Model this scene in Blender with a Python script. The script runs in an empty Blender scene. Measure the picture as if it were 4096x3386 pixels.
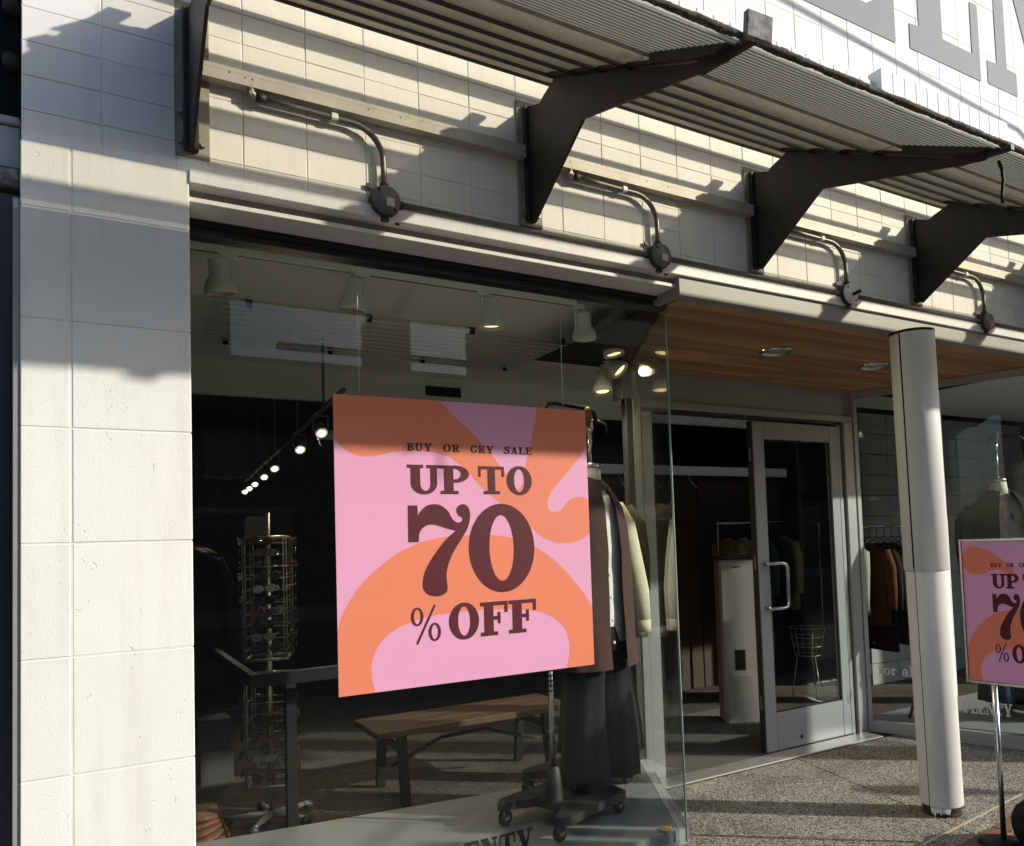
import bpy, math, random
import numpy as np
from mathutils import Vector, Matrix
from mathutils.geometry import tessellate_polygon
random.seed(7)
R = math.radians
sc = bpy.context.scene
C = sc.collection

# ---------------------------------------------------------------- camera
cam_d = bpy.data.cameras.new('camera')
cam = bpy.data.objects.new('camera', cam_d); C.objects.link(cam)
cam_d.sensor_fit = 'HORIZONTAL'; cam_d.sensor_width = 36.0
cam_d.lens = 36.0 * 3138.77 / 4096
cam_d.shift_x = (2048 - 2206.13) / 4096
cam_d.shift_y = (2018.52 - 1693) / 4096
cam_d.clip_start = 0.05; cam_d.clip_end = 400
XA = Vector((0.8594, -0.5101, -0.0335)); DN = Vector((-0.0030, 0.0605, -0.9982)); FW = Vector((0.5113, 0.8580, 0.0505))
cam.matrix_world = Matrix(((XA.x, -DN.x, -FW.x, -0.446), (XA.y, -DN.y, -FW.y, -2.629), (XA.z, -DN.z, -FW.z, 1.472), (0, 0, 0, 1)))
sc.camera = cam
sc.render.resolution_x, sc.render.resolution_y = 1024, 846

# ---------------------------------------------------------------- light
SUN_EL, SUN_AZ = 22.8, 131.0            # azimuth clockwise from +Y
world = bpy.data.worlds.new('World'); sc.world = world; world.use_nodes = True
wn = world.node_tree.nodes; wl = world.node_tree.links
bg = wn['Background']
sky = wn.new('ShaderNodeTexSky'); sky.sky_type = 'NISHITA'; sky.sun_disc = False
sky.sun_elevation = R(SUN_EL); sky.sun_rotation = R(SUN_AZ); sky.altitude = 50; sky.air_density = 1.0; sky.dust_density = 1.2
wl.new(sky.outputs[0], bg.inputs[0]); bg.inputs[1].default_value = 0.135
sd = bpy.data.lights.new('sun', 'SUN'); sd.energy = 2.75; sd.angle = R(1.0); sd.color = (1.0, 0.945, 0.85)
sun = bpy.data.objects.new('sun', sd); C.objects.link(sun)
to_sun = Vector((math.sin(R(SUN_AZ)) * math.cos(R(SUN_EL)), math.cos(R(SUN_AZ)) * math.cos(R(SUN_EL)), math.sin(R(SUN_EL))))
sun.rotation_euler = to_sun.to_track_quat('Z', 'Y').to_euler(); sun.location = to_sun * 30
vs = sc.view_settings
vs.view_transform = 'Standard'; vs.look = 'None'; vs.gamma = 1.0; vs.use_curve_mapping = False; vs.exposure = 0.74
cy = sc.cycles
cy.use_denoising = True; cy.max_bounces = 10; cy.diffuse_bounces = 4; cy.glossy_bounces = 4; cy.transmission_bounces = 4
cy.transparent_max_bounces = 24; cy.caustics_reflective = False; cy.caustics_refractive = False
cy.sample_clamp_indirect = 6.0

# ---------------------------------------------------------------- materials
def mat(name, col, rough=0.6, metal=0.0, var=None, bump=None, spec=0.5, coat=0.0, speck=None, stretch=None, rnd=0.0, drip=None):
    """var=(scale, amount, col2)  bump=(scale, strength, distance_mm)  speck=(scale, threshold, colour)"""
    m = bpy.data.materials.new(name); m.use_nodes = True
    n = m.node_tree.nodes; l = m.node_tree.links; b = n['Principled BSDF']
    b.inputs['Roughness'].default_value = rough; b.inputs['Metallic'].default_value = metal
    b.inputs['Specular IOR Level'].default_value = spec
    if coat: b.inputs['Coat Weight'].default_value = coat
    g = n.new('ShaderNodeNewGeometry'); pos = g.outputs['Position']
    if stretch:
        mp = n.new('ShaderNodeMapping'); mp.inputs['Scale'].default_value = stretch
        l.new(pos, mp.inputs['Vector']); pos = mp.outputs[0]
    c4 = (*col, 1)
    last = None
    if var:
        t = n.new('ShaderNodeTexNoise'); t.inputs['Scale'].default_value = var[0]; t.inputs['Detail'].default_value = 5; t.inputs['Roughness'].default_value = 0.65
        l.new(pos, t.inputs['Vector'])
        rp = n.new('ShaderNodeMapRange'); rp.inputs[1].default_value = 0.35; rp.inputs[2].default_value = 0.68
        rp.inputs[3].default_value = 0; rp.inputs[4].default_value = var[1]
        l.new(t.outputs['Fac'], rp.inputs[0])
        mx = n.new('ShaderNodeMix'); mx.data_type = 'RGBA'; mx.inputs['A'].default_value = c4; mx.inputs['B'].default_value = (*var[2], 1)
        l.new(rp.outputs[0], mx.inputs['Factor']); last = mx.outputs['Result']
    if speck:
        t = n.new('ShaderNodeTexNoise'); t.inputs['Scale'].default_value = speck[0]; t.inputs['Detail'].default_value = 3
        l.new(pos, t.inputs['Vector'])
        rp = n.new('ShaderNodeMapRange'); rp.inputs[1].default_value = speck[1]; rp.inputs[2].default_value = speck[1] + 0.05
        l.new(t.outputs['Fac'], rp.inputs[0])
        mx = n.new('ShaderNodeMix'); mx.data_type = 'RGBA'; mx.inputs['B'].default_value = (*speck[2], 1)
        if last: l.new(last, mx.inputs['A'])
        else: mx.inputs['A'].default_value = c4
        l.new(rp.outputs[0], mx.inputs['Factor']); last = mx.outputs['Result']
    if drip:      # faint run-down stains: (amount, colour)
        md = n.new('ShaderNodeMapping'); md.inputs['Scale'].default_value = (11, 11, 0.9); l.new(g.outputs['Position'], md.inputs['Vector'])
        t = n.new('ShaderNodeTexNoise'); t.inputs['Scale'].default_value = 1.6; t.inputs['Detail'].default_value = 6; t.inputs['Roughness'].default_value = 0.7
        l.new(md.outputs[0], t.inputs['Vector'])
        rp = n.new('ShaderNodeMapRange'); rp.inputs[1].default_value = 0.50; rp.inputs[2].default_value = 0.74; rp.inputs[4].default_value = drip[0]
        l.new(t.outputs['Fac'], rp.inputs[0])
        mx = n.new('ShaderNodeMix'); mx.data_type = 'RGBA'; mx.inputs['B'].default_value = (*drip[1], 1)
        if last: l.new(last, mx.inputs['A'])
        else: mx.inputs['A'].default_value = c4
        l.new(rp.outputs[0], mx.inputs['Factor']); last = mx.outputs['Result']
    if rnd:
        oi = n.new('ShaderNodeObjectInfo'); hs = n.new('ShaderNodeHueSaturation')
        rp = n.new('ShaderNodeMapRange'); rp.inputs[3].default_value = 1 - rnd; rp.inputs[4].default_value = 1 + rnd
        l.new(oi.outputs['Random'], rp.inputs[0]); l.new(rp.outputs[0], hs.inputs['Value'])
        if last: l.new(last, hs.inputs['Color'])
        else: hs.inputs['Color'].default_value = c4
        last = hs.outputs[0]
    if last: l.new(last, b.inputs['Base Color'])
    else: b.inputs['Base Color'].default_value = c4
    if bump:
        t = n.new('ShaderNodeTexNoise'); t.inputs['Scale'].default_value = bump[0]; t.inputs['Detail'].default_value = 6
        l.new(pos, t.inputs['Vector'])
        bp = n.new('ShaderNodeBump'); bp.inputs['Strength'].default_value = bump[1]; bp.inputs['Distance'].default_value = bump[2] / 1000
        l.new(t.outputs['Fac'], bp.inputs['Height']); l.new(bp.outputs[0], b.inputs['Normal'])
    return m

def glass_mat(name, tint, base=0.045):
    m = bpy.data.materials.new(name); m.use_nodes = True
    n = m.node_tree.nodes; l = m.node_tree.links
    n.remove(n['Principled BSDF']); out = n['Material Output']
    tr = n.new('ShaderNodeBsdfTransparent'); tr.inputs[0].default_value = (*tint, 1)
    gl = n.new('ShaderNodeBsdfGlossy'); gl.inputs['Roughness'].default_value = 0.0; gl.inputs[0].default_value = (1, 1, 1, 1)
    lw = n.new('ShaderNodeLayerWeight')
    pw = n.new('ShaderNodeMath'); pw.operation = 'POWER'; pw.inputs[1].default_value = 5; l.new(lw.outputs['Facing'], pw.inputs[0])
    ma = n.new('ShaderNodeMath'); ma.operation = 'MULTIPLY_ADD'; ma.inputs[1].default_value = 0.55; ma.inputs[2].default_value = base
    l.new(pw.outputs[0], ma.inputs[0])
    mx = n.new('ShaderNodeMixShader'); l.new(ma.outputs[0], mx.inputs[0]); l.new(tr.outputs[0], mx.inputs[1]); l.new(gl.outputs[0], mx.inputs[2])
    # faint dust on the pane
    g = n.new('ShaderNodeNewGeometry'); t = n.new('ShaderNodeTexNoise'); t.inputs['Scale'].default_value = 260; t.inputs['Detail'].default_value = 2
    l.new(g.outputs['Position'], t.inputs['Vector'])
    rp = n.new('ShaderNodeMapRange'); rp.inputs[1].default_value = 0.70; rp.inputs[2].default_value = 0.76; rp.inputs[3].default_value = 0.001; rp.inputs[4].default_value = 0.05
    l.new(t.outputs['Fac'], rp.inputs[0])
    df = n.new('ShaderNodeBsdfDiffuse'); df.inputs[0].default_value = (0.7, 0.72, 0.7, 1)
    m2 = n.new('ShaderNodeMixShader'); l.new(rp.outputs[0], m2.inputs[0]); l.new(mx.outputs[0], m2.inputs[1]); l.new(df.outputs[0], m2.inputs[2])
    l.new(m2.outputs[0], out.inputs['Surface'])
    return m

def translucent_mat(name, col, trans, through, rough=0.5, var=None, tcol=None):
    """diffuse sheet that lets light through: `trans` share scattered, `through` share straight"""
    m = mat(name, col, rough, var=var, bump=(60, 0.15, 1), stretch=(1, 6, 6), spec=0.3)
    n = m.node_tree.nodes; l = m.node_tree.links; b = n['Principled BSDF']; out = n['Material Output']
    t = n.new('ShaderNodeBsdfTranslucent'); t.inputs[0].default_value = (*(tcol or col), 1)
    p = n.new('ShaderNodeBsdfTransparent'); p.inputs[0].default_value = (1, 0.975, 0.90, 1)
    a = n.new('ShaderNodeMixShader'); a.inputs[0].default_value = trans; l.new(b.outputs[0], a.inputs[1]); l.new(t.outputs[0], a.inputs[2])
    c = n.new('ShaderNodeMixShader'); c.inputs[0].default_value = through; l.new(a.outputs[0], c.inputs[1]); l.new(p.outputs[0], c.inputs[2])
    l.new(c.outputs[0], out.inputs['Surface'])
    return m

def emit_mat(name, col, strength):
    m = bpy.data.materials.new(name); m.use_nodes = True
    n = m.node_tree.nodes; l = m.node_tree.links
    e = n.new('ShaderNodeEmission'); e.inputs[0].default_value = (*col, 1); e.inputs[1].default_value = strength
    l.new(e.outputs[0], n['Material Output'].inputs['Surface']); return m

def stucco_mat():
    m = mat('painted_stucco', (0.80, 0.79, 0.745), 0.75, var=(3.0, 0.5, (0.73, 0.715, 0.66)), spec=0.3, drip=(0.35, (0.60, 0.575, 0.51)), rnd=0.02)
    n = m.node_tree.nodes; l = m.node_tree.links; b = n['Principled BSDF']
    g = n.new('ShaderNodeNewGeometry')
    t = n.new('ShaderNodeTexNoise'); t.inputs['Scale'].default_value = 210; t.inputs['Detail'].default_value = 4
    l.new(g.outputs['Position'], t.inputs['Vector'])
    t2 = n.new('ShaderNodeTexNoise'); t2.inputs['Scale'].default_value = 26; t2.inputs['Detail'].default_value = 4; t2.inputs['Distortion'].default_value = 1.5
    l.new(g.outputs['Position'], t2.inputs['Vector'])
    pit = n.new('ShaderNodeMapRange'); pit.inputs[1].default_value = 0.70; pit.inputs[2].default_value = 0.74; pit.inputs[3].default_value = 0; pit.inputs[4].default_value = -2.6
    l.new(t2.outputs['Fac'], pit.inputs[0])
    ad = n.new('ShaderNodeMath'); ad.operation = 'ADD'; l.new(t.outputs['Fac'], ad.inputs[0]); l.new(pit.outputs[0], ad.inputs[1])
    bp = n.new('ShaderNodeBump'); bp.inputs['Strength'].default_value = 0.55; bp.inputs['Distance'].default_value = 0.0018
    l.new(ad.outputs[0], bp.inputs['Height']); l.new(bp.outputs[0], b.inputs['Normal'])
    return m

def aggregate_mat(name, cols, scale=115.0):
    m = mat(name, cols[0], 0.85, spec=0.25)
    n = m.node_tree.nodes; l = m.node_tree.links; b = n['Principled BSDF']
    g = n.new('ShaderNodeNewGeometry')
    v = n.new('ShaderNodeTexVoronoi'); v.inputs['Scale'].default_value = scale; l.new(g.outputs['Position'], v.inputs['Vector'])
    v2 = n.new('ShaderNodeTexVoronoi'); v2.feature = 'DISTANCE_TO_EDGE'; v2.inputs['Scale'].default_value = scale; l.new(g.outputs['Position'], v2.inputs['Vector'])
    sp = n.new('ShaderNodeSeparateColor'); l.new(v.outputs['Color'], sp.inputs[0])
    cr = n.new('ShaderNodeValToRGB'); cr.color_ramp.interpolation = 'CONSTANT'
    els = cr.color_ramp.elements
    els[0].position = 0; els[0].color = (*cols[0], 1); els[1].position = 0.2; els[1].color = (*cols[1], 1)
    for i, cc in enumerate(cols[2:]): e = els.new(0.4 + 0.2 * i); e.color = (*cc, 1)
    l.new(sp.outputs[0], cr.inputs[0])
    ed = n.new('ShaderNodeMapRange'); ed.inputs[1].default_value = 0.02; ed.inputs[2].default_value = 0.14
    l.new(v2.outputs['Distance'], ed.inputs[0])
    mx = n.new('ShaderNodeMix'); mx.data_type = 'RGBA'; mx.inputs['A'].default_value = (0.06, 0.052, 0.043, 1)
    l.new(ed.outputs[0], mx.inputs['Factor']); l.new(cr.outputs[0], mx.inputs['B'])
    t = n.new('ShaderNodeTexNoise'); t.inputs['Scale'].default_value = 3.1; t.inputs['Detail'].default_value = 9; t.inputs['Roughness'].default_value = 0.72; l.new(g.outputs['Position'], t.inputs['Vector'])
    rp = n.new('ShaderNodeMapRange'); rp.inputs[1].default_value = 0.3; rp.inputs[2].default_value = 0.7; rp.inputs[3].default_value = 0.58; rp.inputs[4].default_value = 1.18
    l.new(t.outputs['Fac'], rp.inputs[0])
    hs = n.new('ShaderNodeHueSaturation'); l.new(rp.outputs[0], hs.inputs['Value']); l.new(mx.outputs['Result'], hs.inputs['Color'])
    l.new(hs.outputs[0], b.inputs['Base Color'])
    bp = n.new('ShaderNodeBump'); bp.inputs['Strength'].default_value = 0.8; bp.inputs['Distance'].default_value = 0.003
    l.new(ed.outputs[0], bp.inputs['Height']); l.new(bp.outputs[0], b.inputs['Normal'])
    return m

M = {}
M['stucco'] = stucco_mat()
M['block'] = mat('painted_block', (0.85, 0.835, 0.785), 0.58, var=(2.3, 0.55, (0.77, 0.75, 0.69)), bump=(90, 0.25, 0.8), spec=0.35, rnd=0.04, drip=(0.4, (0.62, 0.58, 0.49)))
M['block_blue'] = mat('painted_block_pier', (0.74, 0.735, 0.72), 0.62, var=(2.6, 0.5, (0.66, 0.66, 0.65)), bump=(90, 0.25, 0.8), spec=0.35, rnd=0.03, drip=(0.35, (0.55, 0.54, 0.51)))
M['block_up'] = mat('painted_block_upper', (0.72, 0.715, 0.70), 0.65, var=(4.0, 0.4, (0.74, 0.735, 0.71)), bump=(120, 0.3, 1.0), spec=0.3, rnd=0.015)
M['mortar'] = mat('mortar', (0.76, 0.74, 0.68), 0.9, var=(14, 0.5, (0.60, 0.58, 0.53)))
M['letter_grey'] = mat('sign_paint_grey', (0.24, 0.245, 0.26), 0.7, var=(30, 0.5, (0.285, 0.29, 0.30)), bump=(130, 0.4, 1.2), spec=0.3)
M['trim'] = mat('white_metal_trim', (0.74, 0.735, 0.74), 0.45, var=(5, 0.35, (0.62, 0.61, 0.60)), speck=(70, 0.70, (0.30, 0.27, 0.22)), spec=0.45, drip=(0.4, (0.50, 0.47, 0.42)))
M['trim_in'] = mat('grey_soffit_trim', (0.29, 0.287, 0.277), 0.5, var=(6, 0.5, (0.23, 0.225, 0.215)))
M['dark_gap'] = mat('dark_gap', (0.012, 0.012, 0.012), 0.9)
M['steel'] = mat('dark_bronze_steel', (0.021, 0.018, 0.016), 0.55, var=(9, 0.7, (0.032, 0.026, 0.021)), bump=(160, 0.2, 0.5), spec=0.4, speck=(38, 0.69, (0.055, 0.032, 0.018)), drip=(0.5, (0.045, 0.038, 0.03)))
M['plate'] = mat('weathered_plate', (0.33, 0.31, 0.28), 0.7, var=(18, 0.8, (0.22, 0.19, 0.15)))
M['bolt'] = mat('galvanised_bolt', (0.30, 0.29, 0.27), 0.5, 0.6)
M['rail'] = mat('galvanised_rail', (0.46, 0.44, 0.385), 0.55, 0.2, var=(7, 0.7, (0.34, 0.30, 0.24)), speck=(45, 0.70, (0.26, 0.15, 0.08)))
M['conduit'] = mat('conduit', (0.17, 0.165, 0.15), 0.42, 0.5, var=(12, 0.7, (0.10, 0.095, 0.085)))
M['box_metal'] = mat('cast_box', (0.045, 0.044, 0.041), 0.55, 0.4, var=(24, 0.7, (0.022, 0.021, 0.02)))
M['cover'] = mat('box_cover', (0.16, 0.158, 0.148), 0.5, 0.35, var=(40, 0.8, (0.085, 0.083, 0.078)))
M['sticker'] = mat('sticker', (0.55, 0.54, 0.50), 0.6)
M['deck'] = translucent_mat('canopy_deck', (0.54, 0.535, 0.515), 0.26, 0.22, 0.45, var=(3.0, 0.8, (0.27, 0.215, 0.155)), tcol=(0.46, 0.42, 0.34))
M['flute_line'] = mat('flute_shade_tone', (0.30, 0.30, 0.26), 0.6)
M['deck_open'] = translucent_mat('canopy_sun_gap', (0.20, 0.19, 0.16), 0.3, 0.92, 0.55, var=(1.6, 0.8, (0.12, 0.10, 0.07)), tcol=(0.5, 0.48, 0.4))  # almost clear, so sun passes the slat gaps
M['outer'] = translucent_mat('canopy_outer', (0.70, 0.70, 0.645), 0.58, 0.07, 0.5, var=(3.2, 0.6, (0.46, 0.45, 0.40)), tcol=(0.74, 0.74, 0.66))
M['moss'] = mat('mossy_edge', (0.035, 0.034, 0.028), 0.9, var=(28, 0.9, (0.10, 0.10, 0.065)), bump=(70, 0.9, 6), speck=(55, 0.63, (0.30, 0.29, 0.25)))
M['endcap'] = mat('stained_endcap', (0.30, 0.29, 0.27), 0.8, var=(38, 1.0, (0.055, 0.05, 0.045)), bump=(80, 0.5, 2))
M['wood'] = mat('cedar_soffit', (0.54, 0.295, 0.14), 0.55, var=(9, 0.9, (0.30, 0.145, 0.06)), bump=(22, 0.3, 1), stretch=(0.35, 9, 9), rnd=0.30, spec=0.35)
M['wood_gap'] = mat('soffit_backing', (0.02, 0.012, 0.008), 0.9)
M['alu'] = mat('grey_aluminium', (0.42, 0.425, 0.42), 0.42, 0.25, var=(3, 0.4, (0.36, 0.36, 0.355)))
M['alu_dark'] = mat('dark_aluminium', (0.055, 0.057, 0.057), 0.4, 0.4)
M['alu_blue'] = mat('painted_door', (0.37, 0.38, 0.40), 0.4, 0.15, var=(4, 0.4, (0.32, 0.33, 0.345)))
M['chrome'] = mat('brushed_steel', (0.62, 0.62, 0.60), 0.22, 1.0)
M['mirror_metal'] = mat('polished_metal', (0.85, 0.84, 0.82), 0.25, 0.85)
M['rack_wire'] = mat('rack_wire', (0.32, 0.325, 0.32), 0.35, 0.5)
M['glass'] = glass_mat('shop_glass', (0.955, 0.975, 0.965), 0.015)
M['glass_edge'] = mat('glass_edge', (0.30, 0.40, 0.37), 0.15, spec=0.8)
M['column'] = mat('painted_column', (0.76, 0.75, 0.715), 0.55, var=(6, 0.5, (0.66, 0.65, 0.61)), speck=(48, 0.72, (0.42, 0.39, 0.34)), bump=(60, 0.15, 0.8), drip=(0.35, (0.55, 0.53, 0.48)))
M['rust'] = mat('rust', (0.055, 0.032, 0.02), 0.9, var=(30, 0.9, (0.02, 0.014, 0.01)), bump=(60, 0.8, 4), speck=(40, 0.68, (0.45, 0.42, 0.37)))
M['pave'] = aggregate_mat('exposed_aggregate', [(0.55, 0.505, 0.42), (0.35, 0.32, 0.265), (0.67, 0.63, 0.54), (0.17, 0.152, 0.13), (0.47, 0.44, 0.38)])
M['pave_gap'] = mat('paving_joint', (0.03, 0.028, 0.024), 0.95)
M['asphalt'] = mat('asphalt', (0.05, 0.05, 0.05), 0.9, var=(20, 0.6, (0.075, 0.073, 0.07)), bump=(90, 0.6, 4))
M['concrete'] = mat('concrete', (0.36, 0.35, 0.33), 0.9, var=(3, 0.6, (0.27, 0.26, 0.245)), bump=(80, 0.3, 2))
M['matting'] = mat('entrance_mat', (0.075, 0.07, 0.062), 0.9, var=(40, 0.5, (0.11, 0.10, 0.085)))
M['threshold'] = mat('threshold_metal', (0.50, 0.49, 0.46), 0.4, 0.6, var=(15, 0.5, (0.36, 0.35, 0.33)))
M['shop_floor'] = aggregate_mat('shop_floor', [(0.135, 0.12, 0.10), (0.09, 0.08, 0.066), (0.165, 0.15, 0.125), (0.07, 0.06, 0.05), (0.12, 0.105, 0.09)], 90)
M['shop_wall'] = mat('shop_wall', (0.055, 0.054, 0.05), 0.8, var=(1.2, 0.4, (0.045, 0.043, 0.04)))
M['shop_wall_brown'] = mat('shop_wall_brown', (0.055, 0.034, 0.022), 0.8, var=(1.5, 0.5, (0.04, 0.024, 0.015)))
M['shop_wall_grey'] = mat('shop_wall_grey', (0.13, 0.135, 0.13), 0.8)
M['grey_block'] = mat('grey_block', (0.34, 0.35, 0.34), 0.8, var=(5, 0.4, (0.28, 0.29, 0.28)))
M['shop_dark_grey'] = mat('shop_dark_grey', (0.05, 0.052, 0.05), 0.8)
M['shop_ceiling'] = mat('shop_ceiling', (0.90, 0.91, 0.87), 0.8, var=(1.3, 0.4, (0.84, 0.85, 0.81)))
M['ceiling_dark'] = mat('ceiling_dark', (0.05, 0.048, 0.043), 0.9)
M['platform'] = mat('grey_platform', (0.23, 0.24, 0.235), 0.6, var=(6, 0.4, (0.19, 0.2, 0.195)), speck=(120, 0.72, (0.55, 0.55, 0.53)))
M['lamp_grey'] = mat('lamp_grey', (0.86, 0.87, 0.83), 0.45)
M['lamp_on'] = emit_mat('lamp_lit', (1.0, 0.74, 0.36), 1.1)
M['lamp_rim'] = mat('lamp_rim', (0.60, 0.50, 0.33), 0.3, 0.4)
M['spot_on'] = emit_mat('spot_lit', (1.0, 0.86, 0.60), 30.0)
M['wire'] = mat('wire_grey', (0.88, 0.88, 0.85), 0.4, 0.3)
M['black'] = mat('black_metal', (0.010, 0.010, 0.011), 0.6, spec=0.25)
M['black_rubber'] = mat('black_rubber', (0.018, 0.018, 0.018), 0.6, var=(60, 0.5, (0.03, 0.03, 0.03)))
M['table_wood'] = mat('table_wood', (0.11, 0.064, 0.033), 0.5, var=(14, 0.8, (0.06, 0.034, 0.018)), stretch=(1, 8, 8))
M['pink'] = mat('sign_pink', (0.92, 0.40, 0.625), 0.55, spec=0.3)
M['orange'] = mat('sign_orange', (0.94, 0.255, 0.150), 0.55, spec=0.3)
M['maroon'] = mat('sign_maroon', (0.115, 0.010, 0.020), 0.55, spec=0.3)
M['card'] = mat('sign_card', (0.7, 0.68, 0.66), 0.6)
M['white_vinyl'] = mat('white_vinyl', (0.74, 0.74, 0.74), 0.6)
M['black_vinyl'] = mat('black_vinyl', (0.008, 0.008, 0.008), 0.6)
def cloth(name, col, col2=None, sc_=30): return mat(name, col, 0.9, var=(sc_, 0.6, col2 or tuple(c * 0.7 for c in col)), bump=(220, 0.5, 1), spec=0.15)
M['cream'] = cloth('cream_cloth', (0.66, 0.62, 0.45))
M['corduroy'] = cloth('brown_corduroy', (0.085, 0.048, 0.042))
M['olive'] = cloth('olive_cloth', (0.075, 0.058, 0.034))
M['dark_maroon'] = cloth('dark_jacket', (0.035, 0.018, 0.016))
M['white_cloth'] = cloth('white_cloth', (0.78, 0.78, 0.76))
M['black_cloth'] = cloth('black_cloth', (0.012, 0.0125, 0.014), (0.018, 0.0185, 0.020))
M['sage'] = cloth('sage_cloth', (0.36, 0.385, 0.28))
M['navy'] = cloth('navy_cloth', (0.025, 0.033, 0.055))
M['rust_cloth'] = cloth('rust_cloth', (0.13, 0.05, 0.026))
M['teal'] = cloth('teal_cloth', (0.035, 0.09, 0.09))
M['tan'] = cloth('tan_cloth', (0.42, 0.33, 0.20))
M['print_tee'] = mat('printed_tee', (0.42, 0.39, 0.35), 0.9, var=(16, 0.8, (0.22, 0.12, 0.08)), speck=(11, 0.58, (0.06, 0.08, 0.14)), spec=0.15)
M['form_white'] = mat('form_canvas', (0.68, 0.655, 0.60), 0.8, bump=(300, 0.3, 0.5))
M['brass_wood'] = mat('turned_wood', (0.20, 0.115, 0.035), 0.35, coat=0.3)
M['pedestal'] = mat('beige_plastic', (0.37, 0.36, 0.33), 0.5)
M['orange_paint'] = mat('orange_paint', (0.60, 0.20, 0.02), 0.6)
M['nbr_blue'] = mat('blue_black_frame', (0.018, 0.021, 0.032), 0.35, spec=0.6)
M['nbr_dark'] = mat('dark_panel', (0.010, 0.011, 0.014), 0.8, spec=0.1)
M['nbr_white'] = mat('grey_sill', (0.36, 0.37, 0.39), 0.6, var=(8, 0.6, (0.26, 0.265, 0.28)))
M['far_wall'] = mat('far_building', (0.055, 0.05, 0.045), 0.85, var=(0.6, 0.5, (0.04, 0.036, 0.032)))
M['far_glass'] = mat('far_window', (0.02, 0.025, 0.03), 0.1, spec=0.8)
M['car_paint'] = mat('car_paint', (0.10, 0.11, 0.13), 0.3, 0.5, coat=0.8)
M['brown_leather'] = mat('brown_cloth', (0.07, 0.028, 0.014), 0.6, var=(30, 0.8, (0.19, 0.075, 0.03)), stretch=(8, 2, 2))
M['kraft'] = mat('kraft_carton', (0.55, 0.34, 0.13), 0.7, var=(22, 0.9, (0.10, 0.06, 0.04)))
# ---------------------------------------------------------------- object helpers
OFF = {}
def tag(o, label=None, cat=None, group=None, kind=None):
    if label: o['label'] = label
    if cat: o['category'] = cat
    if group: o['group'] = group
    if kind: o['kind'] = kind
    return o
def thing(name, label, cat, loc=(0, 0, 0), rotz=0, group=None, world=False, kind=None):
    """Empty at the thing's base; world=True: parts are given in world coordinates"""
    o = bpy.data.objects.new(name, None); C.objects.link(o); o.location = loc; o.rotation_euler = (0, 0, rotz)
    o.empty_display_size = 0.1
    OFF[o.name] = Vector(loc) if world else Vector((0, 0, 0))
    return tag(o, label, cat, group, kind)
def link(name, me, m, parent, loc=None, rot=None, scale=None):
    o = bpy.data.objects.new(name, me); C.objects.link(o)
    if m is not None and not me.materials: me.materials.append(m)
    off = Vector((0, 0, 0))
    if parent is not None:
        o.parent = parent; off = OFF.get(parent.name, off)
    OFF[o.name] = off
    o.location = (Vector(loc) if loc is not None else Vector((0, 0, 0))) - (off if loc is not None else Vector((0, 0, 0)))
    if loc is None and off.length > 0 and not me.get('shifted'):
        me.transform(Matrix.Translation(-off)); me['shifted'] = 1
    if loc is not None and parent is not None and parent.type == 'MESH':
        o.location -= parent.location
    if rot: o.rotation_euler = rot
    if scale: o.scale = scale
    return o
def raw(vs_, fs, smooth=False):
    me = bpy.data.meshes.new('m'); me.from_pydata([tuple(v) for v in vs_], [], fs); me.validate(); me.update()
    if smooth:
        for p in me.polygons: p.use_smooth = True
    return me
def mk(name, vs_, fs, m, parent=None, smooth=False, loc=None, rot=None):
    return link(name, raw(vs_, fs, smooth), m, parent, loc, rot)
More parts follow.
